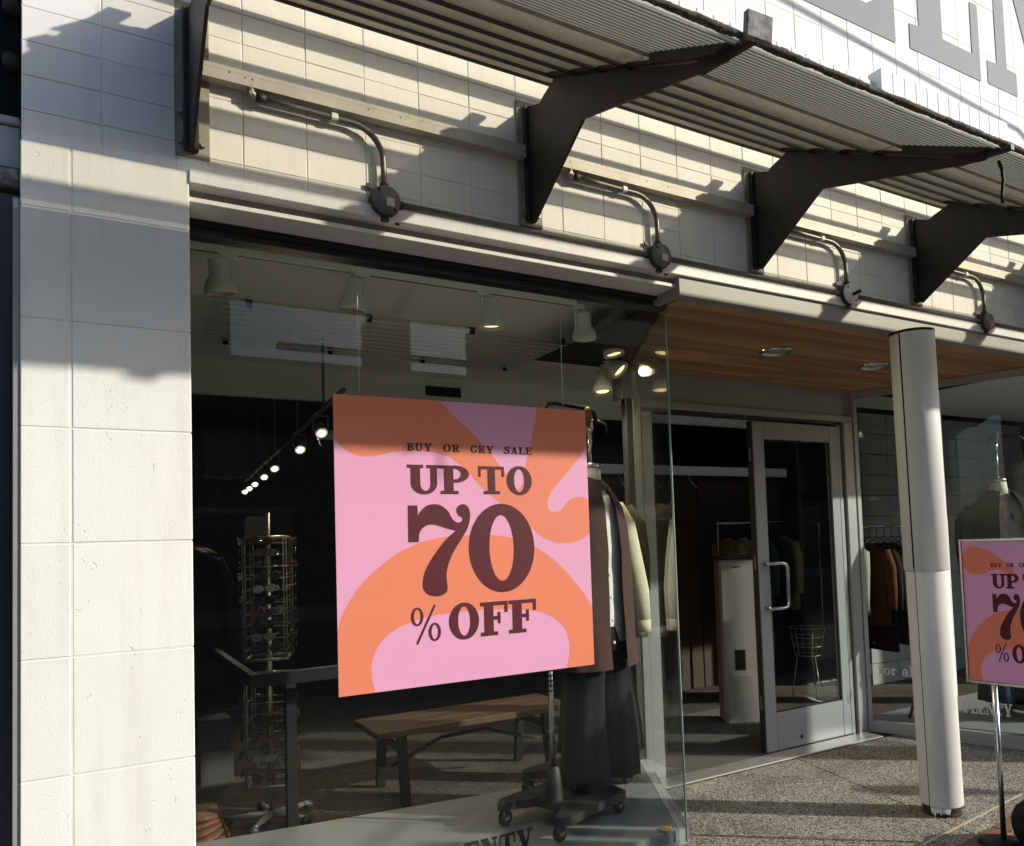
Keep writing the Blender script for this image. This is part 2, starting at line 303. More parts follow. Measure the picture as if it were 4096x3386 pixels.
class G:
    """collects shapes into one mesh"""
    def __init__(s): s.v = []; s.f = []; s.sm = []
    def add(s, v, f, sm=False):
        k = len(s.v); s.v += [tuple(p) for p in v]; s.f += [tuple(i + k for i in q) for q in f]; s.sm += [sm] * len(f); return s
    def box(s, x0, x1, y0, y1, z0, z1, b=0.0):
        if b <= 0:
            v = [(x0, y0, z0), (x1, y0, z0), (x1, y1, z0), (x0, y1, z0), (x0, y0, z1), (x1, y0, z1), (x1, y1, z1), (x0, y1, z1)]
            return s.add(v, [(0, 3, 2, 1), (4, 5, 6, 7), (0, 1, 5, 4), (1, 2, 6, 5), (2, 3, 7, 6), (3, 0, 4, 7)])
        b = min(b, (x1 - x0) * .45, (y1 - y0) * .45, (z1 - z0) * .45)
        v = []; idx = {}
        for xi, X in ((0, x0), (1, x1)):
            for yi, Y in ((0, y0), (1, y1)):
                for zi, Z in ((0, z0), (1, z1)):
                    sx, sy, sz = (1 if xi == 0 else -1), (1 if yi == 0 else -1), (1 if zi == 0 else -1)
                    for ax, p in enumerate(((X, Y + sy * b, Z + sz * b), (X + sx * b, Y, Z + sz * b), (X + sx * b, Y + sy * b, Z))):
                        idx[(xi, yi, zi, ax)] = len(v); v.append(p)
        I = lambda *a: idx[a]
        f = [tuple(I(0, a, c, 0) for a, c in ((0, 0), (0, 1), (1, 1), (1, 0))), tuple(I(1, a, c, 0) for a, c in ((0, 0), (1, 0), (1, 1), (0, 1))),
             tuple(I(a, 0, c, 1) for a, c in ((0, 0), (1, 0), (1, 1), (0, 1))), tuple(I(a, 1, c, 1) for a, c in ((0, 0), (0, 1), (1, 1), (1, 0))),
             tuple(I(a, c, 0, 2) for a, c in ((0, 0), (0, 1), (1, 1), (1, 0))), tuple(I(a, c, 1, 2) for a, c in ((0, 0), (1, 0), (1, 1), (0, 1)))]
        for y in (0, 1):
            for z in (0, 1): f.append((I(0, y, z, 1), I(1, y, z, 1), I(1, y, z, 2), I(0, y, z, 2)))
        for x in (0, 1):
            for z in (0, 1): f.append((I(x, 0, z, 0), I(x, 1, z, 0), I(x, 1, z, 2), I(x, 0, z, 2)))
        for x in (0, 1):
            for y in (0, 1): f.append((I(x, y, 0, 0), I(x, y, 1, 0), I(x, y, 1, 1), I(x, y, 0, 1)))
        for x in (0, 1):
            for y in (0, 1):
                for z in (0, 1): f.append((I(x, y, z, 0), I(x, y, z, 1), I(x, y, z, 2)))
        return s.add(v, f)
    def prism(s, pts, axis, a, b):
        """polygon pts extruded along axis 'x','y','z' from a to b"""
        def P(p, t): return {'x': (t, p[0], p[1]), 'y': (p[0], t, p[1]), 'z': (p[0], p[1], t)}[axis]
        n = len(pts); v = [P(p, a) for p in pts] + [P(p, b) for p in pts]
        tri = tessellate_polygon([[Vector((p[0], p[1], 0)) for p in pts]])
        f = [tuple(t) for t in tri] + [tuple(i + n for i in reversed(t)) for t in tri] + [(i, (i + 1) % n, (i + 1) % n + n, i + n) for i in range(n)]
        return s.add(v, f)
    def tube(s, path, r, seg=10, caps=True):
        path = [Vector(p) for p in path]; n = len(path)
        rr = r if isinstance(r, (list, tuple)) else [r] * n
        t0 = (path[1] - path[0]).normalized(); up = Vector((0, 0, 1)) if abs(t0.z) < 0.9 else Vector((0, 1, 0))
        nrm = (up - t0 * up.dot(t0)).normalized(); v = []
        for i, p in enumerate(path):
            t = (path[min(i + 1, n - 1)] - path[max(i - 1, 0)]).normalized()
            nrm = (nrm - t * nrm.dot(t)).normalized(); bi = t.cross(nrm)
            for k in range(seg):
                a = 2 * math.pi * k / seg; v.append(p + (nrm * math.cos(a) + bi * math.sin(a)) * rr[i])
        f = [(i * seg + k, i * seg + (k + 1) % seg, (i + 1) * seg + (k + 1) % seg, (i + 1) * seg + k) for i in range(n - 1) for k in range(seg)]
        s.add(v, f, True)
        if caps:
            k0 = len(s.v) - len(v); s.f += [tuple(k0 + k for k in reversed(range(seg))), tuple(k0 + (n - 1) * seg + k for k in range(seg))]; s.sm += [False, False]
        return s
    def lathe(s, prof, o=(0, 0, 0), seg=24, axis='z', a0=0.0, a1=2 * math.pi, sm=True):
        """prof: list of (radius, height)"""
        full = abs(a1 - a0 - 2 * math.pi) < 1e-6; m_ = seg if full else seg + 1; v = []
        for r, h in prof:
            for k in range(m_):
                a = a0 + (a1 - a0) * k / seg; c, d = r * math.cos(a), r * math.sin(a)
                q = {'z': (c, d, h), 'y': (c, h, d), 'x': (h, c, d)}[axis]; v.append((q[0] + o[0], q[1] + o[1], q[2] + o[2]))
        f = [(i * m_ + k, i * m_ + (k + 1) % m_, (i + 1) * m_ + (k + 1) % m_, (i + 1) * m_ + k) for i in range(len(prof) - 1) for k in range(seg)]
        return s.add(v, f, sm)
    def loft(s, rings, sm=True, cap=True):
        n = len(rings[0]); v = [p for r in rings for p in r]
        f = [(i * n + k, i * n + (k + 1) % n, (i + 1) * n + (k + 1) % n, (i + 1) * n + k) for i in range(len(rings) - 1) for k in range(n)]
        if cap: f += [tuple(reversed(range(n))), tuple((len(rings) - 1) * n + k for k in range(n))]
        return s.add(v, f, sm)
    def me(s):
        m_ = raw(s.v, s.f)
        if len(m_.polygons) == len(s.sm):
            m_.polygons.foreach_set('use_smooth', s.sm)
        return m_
    def obj(s, name, m, parent=None, loc=None, rot=None): return link(name, s.me(), m, parent, loc, rot)
def box(name, x0, x1, y0, y1, z0, z1, m, parent=None, b=0.0): return G().box(x0, x1, y0, y1, z0, z1, b).obj(name, m, parent)
def tree_copy(o, loc, rotz=None, parent=None):
    c = o.copy(); C.objects.link(c); OFF[c.name] = Vector((0, 0, 0))
    if parent is None:
        c.location = loc
        if rotz is not None: c.rotation_euler = (0, 0, rotz)
    else: c.parent = parent
    for ch in list(o.children): tree_copy(ch, None, None, c)
    return c
def arc(cx, cz, r, a0, a1, n, y, ):
    return [(cx + r * math.cos(R(a0 + (a1 - a0) * i / n)), y, cz + r * math.sin(R(a0 + (a1 - a0) * i / n))) for i in range(n + 1)]
def spline(pts, n=6, closed=True):
    P_ = [Vector((p[0], p[1], 0)) for p in pts]; out = []; N = len(P_)
    for i in range(N if closed else N - 1):
        a, b, c, d = (P_[(i - 1) % N], P_[i], P_[(i + 1) % N], P_[(i + 2) % N]) if closed else (P_[max(i - 1, 0)], P_[i], P_[i + 1], P_[min(i + 2, N - 1)])
        for k in range(n):
            t = k / n; q = 0.5 * ((2 * b) + (c - a) * t + (2 * a - 5 * b + 4 * c - d) * t * t + (3 * b - a - 3 * c + d) * t ** 3)
            out.append((q.x, q.y))
    if not closed: out.append(tuple(pts[-1]))
    return out

# ---------------------------------------------------------------- slab-serif lettering from 2-D shape functions
def _grid(w, n=96, pad=0.06):
    xs = np.arange(-pad, w + pad, 1 / n); ys = np.arange(-0.35, 1.12, 1 / n); return xs, ys, *np.meshgrid(xs, ys)
def rc(x, y, x0, y0, x1, y1): return np.minimum(np.minimum(x - x0, x1 - x), np.minimum(y - y0, y1 - y))
def el(x, y, cx, cy_, rx, ry): return (1 - np.sqrt(((x - cx) / rx) ** 2 + ((y - cy_) / ry) ** 2)) * min(rx, ry)
def sg(x, y, x0, y0, x1, y1, w):
    dx, dy = x1 - x0, y1 - y0; t = np.clip(((x - x0) * dx + (y - y0) * dy) / (dx * dx + dy * dy), 0, 1)
    return w - np.hypot(x - x0 - t * dx, y - y0 - t * dy)
def path_(x, y, pts, w):
    o = np.full_like(x, -9.0)
    for i in range(len(pts) - 1): o = np.maximum(o, sg(x, y, *pts[i], *pts[i + 1], w))
    return o
def para(x, y, xb, xt, y0, y1, w):   # slanted stem: bottom-left xb at y0 to top-left xt at y1
    c = xb + (xt - xb) * (y - y0) / (y1 - y0); return np.minimum(np.minimum(x - c, c + w - x), np.minimum(y - y0, y1 - y))
U_ = lambda *a: np.maximum.reduce(a)
SUB = lambda a, b: np.minimum(a, -b)
T_, SW = 0.115, 0.27                     # slab thickness, stem width
def glyph(ch, x, y):
    st = lambda x0, w=SW, lo=0.0, hi=1.0: rc(x, y, x0, lo, x0 + w, hi)
    sl = lambda x0, x1, top: rc(x, y, x0, 1 - T_ if top else 0, x1, 1 if top else T_)
    if ch == 'B':
        g = U_(st(.11), sl(0, .4, 1), sl(0, .4, 0), np.minimum(el(x, y, .42, .755, .36, .246), x - .3), np.minimum(el(x, y, .44, .275, .41, .276), x - .3))
        return SUB(SUB(g, np.minimum(el(x, y, .40, .755, .17, .14), x - .38)), np.minimum(el(x, y, .42, .275, .19, .165), x - .38)), .86
    if ch == 'U':
        g = U_(st(.1, SW, .33), st(.66, .19, .33), sl(0, .46, 1), sl(.55, .98, 1), np.minimum(el(x, y, .475, .36, .375, .375), .37 - y))
        return SUB(g, np.maximum(np.minimum(el(x, y, .515, .36, .145, .25), .37 - y), rc(x, y, .37, .33, .66, .88))), .98
    if ch == 'Y':
        return U_(st(.36, SW, 0, .5), sl(.22, .77, 0), para(x, y, .34, .05, .38, 1, .29), para(x, y, .50, .75, .38, 1, .15), sl(0, .44, 1), sl(.62, 1.0, 1)), 1.0
    if ch in 'OCQ' or ch == '0':
        g = SUB(el(x, y, .46, .5, .46, .515), el(x, y, .46, .5, .185, .405))
        if ch == 'C':
            g = U_(SUB(g, rc(x, y, .55, .36, 1.2, .70)), rc(x, y, .71, .62, .80, 1.0), SUB(np.minimum(el(x, y, .46, .40, .42, .415), .4 - y), el(x, y, .44, .42, .27, .31)))
            return g, .88
        return g, .92
    if ch == 'R':
        g = U_(st(.11), sl(0, .47, 1), sl(0, .47, 0), np.minimum(el(x, y, .44, .735, .38, .268), x - .3), np.minimum(el(x, y, .42, .30, .34, .24), np.minimum(x - .40, y - .3)), rc(x, y, .52, .06, .76, .32), rc(x, y, .60, 0, .93, T_), rc(x, y, .86, 0, .93, .2))
        return SUB(g, np.minimum(el(x, y, .41, .735, .18, .155), x - .38)), .95
    if ch == 'S':
        p = [(.68, .80), (.60, .90), (.46, .945), (.30, .92), (.20, .83), (.20, .71), (.30, .61), (.48, .53), (.62, .43), (.67, .30), (.60, .16), (.46, .06), (.30, .06), (.17, .14), (.09, .26)]
        g = U_(path_(x, y, p, .075), path_(x, y, [(.22, .74), (.34, .58), (.50, .51), (.62, .40), (.64, .27)], .125), rc(x, y, .68, .66, .77, 1.0), rc(x, y, .02, 0, .11, .36))
        return g, .80
    if ch == 'A':
        g = U_(para(x, y, .10, .42, 0, 1, .13), para(x, y, .58, .36, 0, 1, .28), rc(x, y, .26, .26, .66, .37), sl(0, .36, 0), sl(.5, .98, 0), rc(x, y, .36, .88, .64, 1.0)); return g, .98
    if ch == 'L':
        return U_(st(.11), sl(0, .50, 1), sl(0, .80, 0), rc(x, y, .70, 0, .80, .40), np.minimum(SUB(rc(x, y, .5, .05, .75, .3), el(x, y, .5, .32, .2, .21)), x - .5)), .82
    if ch in 'EF':
        g = U_(st(.11), sl(0, .80, 1), sl(0, .5, 0), rc(x, y, .70, .66, .80, 1), rc(x, y, .3, .46, .58, .565), rc(x, y, .50, .34, .585, .69))
        if ch == 'E': g = U_(g, sl(0, .84, 0), rc(x, y, .745, 0, .84, .37))
        return g, (.86 if ch == 'E' else .82)
    if ch == 'P':
        g = U_(st(.11), sl(0, .5, 1), sl(0, .52, 0), np.minimum(el(x, y, .44, .70, .40, .303), x - .3))
        return SUB(g, np.minimum(el(x, y, .41, .70, .19, .185), x - .38)), .86
    if ch == 'T':
        return U_(st(.33), sl(.18, .76, 0), sl(0, .93, 1), rc(x, y, 0, .62, .10, 1), rc(x, y, .83, .62, .93, 1)), .93
    if ch == 'N':
        return U_(st(.12, .12), st(.74, .12), para(x, y, .66, .10, 0, 1, .30), sl(0, .38, 1), sl(0, .36, 0), sl(.62, .98, 1)), .98
    if ch == '%':
        r = lambda cx, c_: SUB(el(x, y, cx, c_, .20, .265), el(x, y, cx, c_, .105, .205))
        return U_(r(.21, .735), r(.76, .265), sg(x, y, .20, -.02, .77, 1.02, .035)), .97
    if ch == 'f':
        return U_(rc(x, y, .14, 0, .30, .8), path_(x, y, [(.22, .78), (.26, .90), (.36, .955), (.46, .93)], .07), el(x, y, .44, .88, .09, .09), rc(x, y, .02, .60, .44, .68), rc(x, y, .02, 0, .44, .08)), .46
    if ch == 'o':
        return SUB(el(x, y, .32, .34, .31, .35), el(x, y, .32, .34, .15, .265)), .64
    if ch == 'r':
        return U_(rc(x, y, .12, 0, .28, .66), rc(x, y, .02, .60, .28, .68), rc(x, y, .02, 0, .42, .08), path_(x, y, [(.26, .46), (.34, .58), (.44, .60)], .06), el(x, y, .46, .55, .085, .085)), .56
    if ch == 'a':
        return U_(rc(x, y, .36, .05, .52, .5), path_(x, y, [(.10, .50), (.20, .62), (.34, .63), (.44, .52)], .06), el(x, y, .12, .50, .075, .075), SUB(el(x, y, .25, .19, .23, .20), el(x, y, .27, .19, .11, .125)), rc(x, y, .36, 0, .62, .08)), .64
    if ch == 'l':
        return U_(rc(x, y, .10, 0, .26, 1.0), rc(x, y, 0, .92, .26, 1.0), rc(x, y, 0, 0, .36, .08)), .38
    raise KeyError(ch)
def contours(F, xs, ys):
    """marching squares -> closed loops (inside F>0)"""
    F = F + 1e-7; nxt = {}
    ny, nx = F.shape; ins = F > 0
    cells = np.argwhere((ins[:-1, :-1].astype(int) + ins[1:, :-1] + ins[:-1, 1:] + ins[1:, 1:]) % 4 != 0)
    def ex(j, i, d):   # crossing on edge: d=0 horizontal from (j,i), d=1 vertical
        if d == 0: a, b = F[j, i], F[j, i + 1]; t = a / (a - b); return (xs[i] + t * (xs[i + 1] - xs[i]), ys[j])
        a, b = F[j, i], F[j + 1, i]; t = a / (a - b); return (xs[i], ys[j] + t * (ys[j + 1] - ys[j]))
    pt = {}
    for j, i in cells:
        c = (ins[j, i], ins[j, i + 1], ins[j + 1, i + 1], ins[j + 1, i])
        e = [(j, i, 0), (j, i + 1, 1), (j + 1, i, 0), (j, i, 1)]
        for k in range(4):
            if c[k] and not c[(k + 1) % 4]:          # leaving inside along edge k: segment starts here
                m_ = k
                while True:
                    m_ = (m_ - 1) % 4
                    if c[(m_ + 1) % 4] and not c[m_]: break
                a, b = e[k], e[m_]
                for q in (a, b):
                    if q not in pt: pt[q] = ex(*q)
                nxt[a] = b if a not in nxt else nxt[a]
    loops = []; left = dict(nxt)
    while left:
        s0 = next(iter(left)); lp = []; k = s0
        while k in left: lp.append(pt[k]); k = left.pop(k)
        if len(lp) > 6: loops.append(lp)
    return loops
def rdp(p, eps):
    if len(p) < 3: return p
    a, b = np.array(p[0]), np.array(p[-1]); q = np.array(p); d = b - a; n = np.hypot(*d)
    dist = np.abs(d[0] * (q[:, 1] - a[1]) - d[1] * (q[:, 0] - a[0])) / n if n > 1e-9 else np.hypot(*(q - a).T)
    k = int(dist.argmax())
    return rdp(p[:k + 1], eps)[:-1] + rdp(p[k:], eps) if dist[k] > eps else [p[0], p[-1]]
def flat_mesh(loops, t):
    pts = [Vector((p[0], p[1], 0)) for l_ in loops for p in l_]; n = len(pts)
    tri = tessellate_polygon([[Vector((p[0], p[1], 0)) for p in l_] for l_ in loops])
    v = [(p.x, p.y, 0) for p in pts] + [(p.x, p.y, t) for p in pts]; f = []
    for a, b, c in tri:
        ar = (pts[b] - pts[a]).cross(pts[c] - pts[a]).z
        f.append((a + n, b + n, c + n) if ar > 0 else (a + n, c + n, b + n))
    k = 0
    for l_ in loops:
        m_ = len(l_); f += [(k + i, k + (i + 1) % m_, k + (i + 1) % m_ + n, k + i + n) for i in range(m_)]; k += m_
    return raw(v, f)
_GC = {}
def glyph_mesh(ch, t=1.0):
    if ch not in _GC:
        xs, ys, X, Y = _grid(1.05); F, w = glyph(ch, X, Y)
        lo = []
        for l_ in contours(F, xs, ys):
            h = len(l_) // 2; s_ = rdp(l_[:h + 1], .0035)[:-1] + rdp(l_[h:] + [l_[0]], .0035)[:-1]
            if len(s_) > 2: lo.append(s_)
        _GC[ch] = (lo, w)
    return _GC[ch]
_GM = {}
def letter(ch, x0, z0, x1, z1, m, parent, thick=0.0008, name='letter', y=0.0, mirror=False):
    """letter filling the box x0..x1, z0..z1 of the plane y, standing `thick` proud towards -y (local coordinates)"""
    lo, w = glyph_mesh(ch); key = (ch, m.name, thick)
    xs_ = [p[0] for l_ in lo for p in l_]; a, b = min(xs_), max(xs_)
    if key not in _GM: _GM[key] = flat_mesh([[((p[0] - a), p[1]) for p in l_] for l_ in lo], 1.0); _GM[key].materials.append(m)
    h = 1.0
    o = link(name, _GM[key], None, parent, loc=(x0, y, z0), rot=(R(90), 0, 0), scale=((x1 - x0) / (b - a), (z1 - z0) / h, thick))
    return o
# ================================================================ SETTING
CW, CH = 0.2032, 0.1016                 # block module
tag(mk('ground', [(-60, -60, -0.13), (60, -60, -0.13), (60, 60, -0.13), (-60, 60, -0.13)], [(0, 1, 2, 3)], M['concrete']), kind='structure')
tag(box('road', -60, 60, -15.5, -5.2, -0.126, -0.12, M['asphalt']), kind='structure')
tag(box('kerb', -60, 60, -5.2, -5.05, -0.13, -0.004, M['concrete'], b=0.015), kind='structure')
pv = tag(box('pavement', -60, 60, -5.05, 1.2, -0.13, -0.012, M['pave_gap']), kind='structure')
# paving slabs laid in bays, recessed joints between them
jx = [-3.2, -1.9, -0.6, 0.7, 2.0, 3.39, 4.66, 6.0, 7.4]
jy = [-5.04, -3.6, -2.4, -1.2]
for i in range(len(jx) - 1):
    for k in range(len(jy) - 1):
        box('slab', jx[i] + .004, jx[i + 1] - .004, jy[k] + .004, jy[k + 1] - .004, -0.04, random.uniform(-.001, .001), M['pave'], pv, .004)
# entrance bay: two joints fan out from the door
def slab(pts): G().prism(pts, 'z', -0.04, 0.0).obj('slab', M['pave'], pv)
slab([(1.70, -1.192), (3.03, -1.192), (3.60, 1.10), (2.34, 1.10), (1.70, 0.02)])
slab([(3.04, -1.192), (5.9, -1.192), (5.9, 0.02), (5.04, 0.02), (4.66, 1.10), (3.61, 1.10)])
slab([(-3.2, -1.192), (1.69, -1.192), (1.69, 0.0), (-3.2, 0.0)])
box('slab', 7.4, 20, -5.04, -1.2, -0.04, 0.0, M['pave'], pv); box('slab', -16, -3.21, -5.04, 0, -0.04, 0.0, M['pave'], pv)
tag(box('far_pavement', -60, 60, -19.5, -15.5, -0.13, -0.005, M['concrete']), kind='structure')
# the shop's inside shell
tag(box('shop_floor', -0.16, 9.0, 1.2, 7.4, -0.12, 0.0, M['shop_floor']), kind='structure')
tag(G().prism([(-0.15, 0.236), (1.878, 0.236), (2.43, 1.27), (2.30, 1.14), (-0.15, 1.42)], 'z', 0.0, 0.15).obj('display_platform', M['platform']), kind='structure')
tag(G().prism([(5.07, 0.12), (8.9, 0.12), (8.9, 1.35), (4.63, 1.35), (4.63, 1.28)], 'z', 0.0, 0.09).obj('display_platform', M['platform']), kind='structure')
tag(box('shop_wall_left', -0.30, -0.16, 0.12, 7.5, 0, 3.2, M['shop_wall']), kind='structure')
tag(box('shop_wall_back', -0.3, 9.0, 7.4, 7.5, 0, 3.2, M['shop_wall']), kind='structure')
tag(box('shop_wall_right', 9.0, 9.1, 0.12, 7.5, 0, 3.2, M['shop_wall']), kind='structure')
tag(G().box(-0.16, 9.0, 0.10, 2.70, 2.72, 2.78).box(-0.16, 9.0, 2.70, 2.76, 2.50, 2.78).obj('display_ceiling', M['shop_ceiling']), kind='structure')
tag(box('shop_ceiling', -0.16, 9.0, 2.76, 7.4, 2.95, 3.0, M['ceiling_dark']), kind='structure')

# ================================================================ BUILDING
bld = thing('shop_building', 'white painted block shopfront with glazed display windows and recessed wood-ceilinged entrance', 'building', (2.0, 0.0, 0.0), world=True)
# --- band of stacked blocks above the window
band = box('band_wall', -0.20, 12.0, 0.0022, 0.30, 2.63, 3.40, M['mortar'], bld)
blk = G().box(0.0016, CW - 0.0016, 0, 0.03, 0.0009, CH - 0.0009, 0.0016).me(); blk.materials.append(M['block'])
half = G().box(0.0022, 0.055, 0, 0.03, 0.0016, CH - 0.0016, 0.0022).me(); half.materials.append(M['block'])
low = G().box(0.0016, CW - 0.0016, 0, 0.03, 0.0, 0.0535, 0.0016).me(); low.materials.append(M['block'])
for r in range(-1, 6):
    z = 3.24 - CH * (r + 1) if r < 5 else 2.678
    for c in range(-1, 27):
        x = c * CW
        me_ = blk if r < 5 else low
        link('block', me_, None, band, loc=(x + random.uniform(-.0004, .0004), 0.0 + random.uniform(-.0012, .0006), z), rot=(0, 0, random.uniform(-.002, .002)))
# --- pier left of the window: stacked blocks above, larger render panels below
pier = G().box(-0.598, -0.166, -0.0180, 0.45, 0.0, 2.66).box(-0.598, -0.2005, -0.0098, 0.45, 2.6605, 4.6).obj('pier', M['mortar'], bld)
pb = G().box(0.0016, 0.1995 - .0016, 0, 0.03, 0.0008, CH - 0.0008, 0.0016).me(); pb.materials.append(M['block_blue'])
for r in range(0, 18):
    for c in range(2):
        if r == 0: G().box(-0.599 + c * .2 + .0018, -0.599 + (c + 1) * .2 - .0018, -0.012, 0.02, 2.655, 2.759, 0.002).obj('block', M['block_blue'], pier)
        else: link('block', pb, None, pier, loc=(-0.599 + c * 0.2, -0.012 + random.uniform(-.001, .0006), 2.7605 + CH * (r - 1)))
zs_ = [-0.20, 0.22, 0.545, 0.872, 1.200, 1.520, 1.848, 2.157, 2.478, 2.668]
for k in range(len(zs_) - 1):
    za, zb = zs_[k] + .0009, zs_[k + 1] - .0009
    G().box(-0.600, -0.4805, -0.020, 0.02, max(za, 0), zb, .003).obj('block', M['stucco'], pier)
    G().box(-0.4765, -0.164, -0.020 + random.uniform(-.001, .001), 0.02, max(za, 0), zb, .003).obj('block', M['stucco'], pier)
G().box(-0.20, -0.112, -0.006, 0.02, 2.668, 2.722, .003).obj('block', M['block'], pier)
# --- upper wall above the canopy, its painted name and the soldier-course ledges
upper = box('upper_wall', -0.17, 12.0, 0.0018, 0.30, 3.4005, 5.6, M['mortar'], bld)
for c in range(4, 25):
    for r in range(4):
        z = 3.80 + r * CH * 3
        x0, x1 = c * CW, (c + 1) * CW
        G().box(x0 + .0016, x1 - .0016, 0.0 + random.uniform(-.0006, .0006), 0.02, z + .0012, z + CH * 3 - .0012, .0016).obj('block', M['block_up'], upper)
box('upper_wall_plain', 5.08, 12.0, 0.0, 0.0017, 3.41, 5.6, M['block_up'], bld)
# grey painted capitals, foot of the letters at z = 4.17
big = 1.30
letter('L', 2.70, 4.205, 3.46, 4.205 + big, M['letter_grey'], upper, 0.0022, 'painted_letter', -0.0016)
letter('E', 3.59, 4.215, 4.285, 4.215 + big, M['letter_grey'], upper, 0.0022, 'painted_letter', -0.0016)
letter('N', 4.36, 4.225, 5.26, 4.225 + big, M['letter_grey'], upper, 0.0022, 'painted_letter', -0.0016)
letter('P', 1.85, 4.175, 2.60, 4.175 + big, M['letter_grey'], upper, 0.0022, 'painted_letter', -0.0016)
ledge = box('ledge', 0.5, 4.36, -0.045, 0.010, 3.74, 3.795, M['mortar'], bld)
for i in range(24):
    x0 = 1.22 + i * CW * .5 * 1.0
    G().box(x0 + .0015, x0 + CW * .5 - .0015, -0.062, 0.0, 3.70, 3.868, .002).obj('ledge_block', M['block_up'], ledge)
ledge2 = box('ledge', 3.175, 4.36, -0.085, 0.0, 3.74, 3.83, M['mortar'], bld)
for i in range(12):
    x0 = 3.17 + i * 0.0995
    G().box(x0 + .0015, x0 + 0.098, -0.10, -0.02, 3.74, 3.925, .002).obj('ledge_block', M['block_up'], ledge2)
# --- metal head trim, stepped, running the whole front
tr = G().box(-0.164, 2.965, -0.028, 0.03, 2.631, 2.6765, .002).obj('head_trim', M['trim'], bld)
G().box(2.968, 12.0, -0.0285, 0.03, 2.630, 2.6765, .002).obj('head_trim', M['trim'], bld)
G().box(-0.164, 1.80, 0.030, 0.24, 2.602, 2.6305, .001).obj('head_trim', M['trim_in'], bld)
G().box(-0.164, 1.80, 0.010, 0.24, 2.586, 2.6015, .0015).obj('head_trim', M['trim'], bld)
G().box(1.802, 1.84, 0.012, 0.24, 2.55, 2.6295, .001).obj('head_trim', M['trim_in'], bld)
G().box(1.805, 5.2, -0.012, 0.05, 2.546, 2.6295, .001).obj('head_trim', M['trim_in'], bld)
box('head_gap', -0.164, 1.888, 0.14, 0.235, 2.572, 2.5855, M['dark_gap'], bld)
G().box(-0.164, 1.886, 0.170, 0.235, 2.545, 2.5715, .0015).obj('window_head', M['alu_dark'], bld)
G().box(-0.164, 9.0, 0.236, 0.25, 2.55, 2.72).obj('lintel', M['trim_in'], bld)
# --- front display window: butt-jointed corner, return pane splayed towards the door
win = G().box(-0.160, 1.886, 0.170, 0.235, 0.0, 0.105, .003).obj('display_window', M['alu'], bld)
def pane(x0, y0, x1, y1, z0, z1, t=0.010, parent=None, name='pane'):
    d = Vector((x1 - x0, y1 - y0, 0)); n_ = Vector((d.y, -d.x, 0)).normalized() * (t / 2); a = Vector((x0, y0, 0)); b = Vector((x1, y1, 0))
    return G().prism([((a + n_).x, (a + n_).y), ((b + n_).x, (b + n_).y), ((b - n_).x, (b - n_).y), ((a - n_).x, (a - n_).y)], 'z', z0, z1).obj(name, M['glass'], parent)
pane(-0.158, 0.200, 1.890, 0.200, 0.106, 2.544, parent=win)

r0, r1 = (1.904, 0.211), (2.452, 1.236)
rw = G().prism([(1.880, 0.236), (1.940, 0.236), (2.490, 1.262), (2.430, 1.262)], 'z', 0.105, 0.150).obj('return_window', M['alu'], bld)
G().prism([(1.883, 0.239), (1.937, 0.239), (2.487, 1.258), (2.433, 1.258)], 'z', 0.0, 0.104).obj('plinth', M['concrete'], rw)
pane(r0[0], r0[1], r1[0], r1[1], 0.151, 2.545, parent=rw)
G().box(1.8912, 1.8952, 0.1945, 0.2055, 0.106, 2.544).obj('glass_edge', M['glass_edge'], win)
G().box(2.43, 2.475, 1.262, 1.31, 0.0, 2.36, .003).obj('mullion', M['alu_dark'], rw)
G().box(2.487, 2.545, 1.265, 1.33, 0.0, 2.36, .003).obj('mullion', M['alu'], rw)
# --- right display window: splayed return and front
rx0, ry0, rx1, ry1 = 4.585, 1.27, 5.045, 0.066
rr = G().prism([(4.575, 1.29), (4.615, 1.29), (5.075, 0.05), (5.015, 0.05)], 'z', 0.0, 0.085).obj('return_window', M['alu'], bld)
pane(rx0 + .02, ry0, rx1, ry1, 0.086, 2.50, parent=rr)
G().prism([(4.572, 1.30), (4.617, 1.30), (5.08, 0.05), (5.02, 0.05)], 'z', 2.50, 2.546).obj('window_head', M['alu'], rr)
G().box(4.555, 4.600, 1.262, 1.32, 0.0, 2.549, .003).obj('mullion', M['alu'], rr)
rf = G().box(5.05, 9.0, 0.036, 0.10, 0.0, 0.085, .003).obj('display_window', M['alu'], bld)
pane(5.052, 0.066, 8.98, 0.066, 0.086, 2.53, parent=rf)
box('window_head', 5.08, 9.0, 0.036, 0.10, 2.531, 2.566, M['alu_dark'], rf)
box('end_pier', 9.0, 9.6, -0.01, 0.45, 0.0, 2.63, M['stucco'], bld)
# --- cedar soffit over the entrance, boards parallel to the street
sof = box('soffit', 1.845, 5.25, 0.05, 1.36, 2.562, 2.566, M['wood_gap'], bld)
ys0 = 0.052; nb = 29; wbd = (1.345 - ys0) / nb
for i in range(nb):
    y0 = ys0 + i * wbd
    cut = random.choice([3.45, 3.62, 3.9, 2.9])
    xa = 1.845 + max(0, (y0 - 0.12)) * 0.55 + .012; xb = min(5.20, 5.045 - (y0 - 0.066) * 0.375 + .03)
    for a, b in ((xa, cut - .0008), (cut + .0008, xb)):
        G().box(a, b, y0 + .0016, y0 + wbd - .0016, 2.549 + random.uniform(0, .0012), 2.5615, .002).obj('plank', M['wood'], sof)
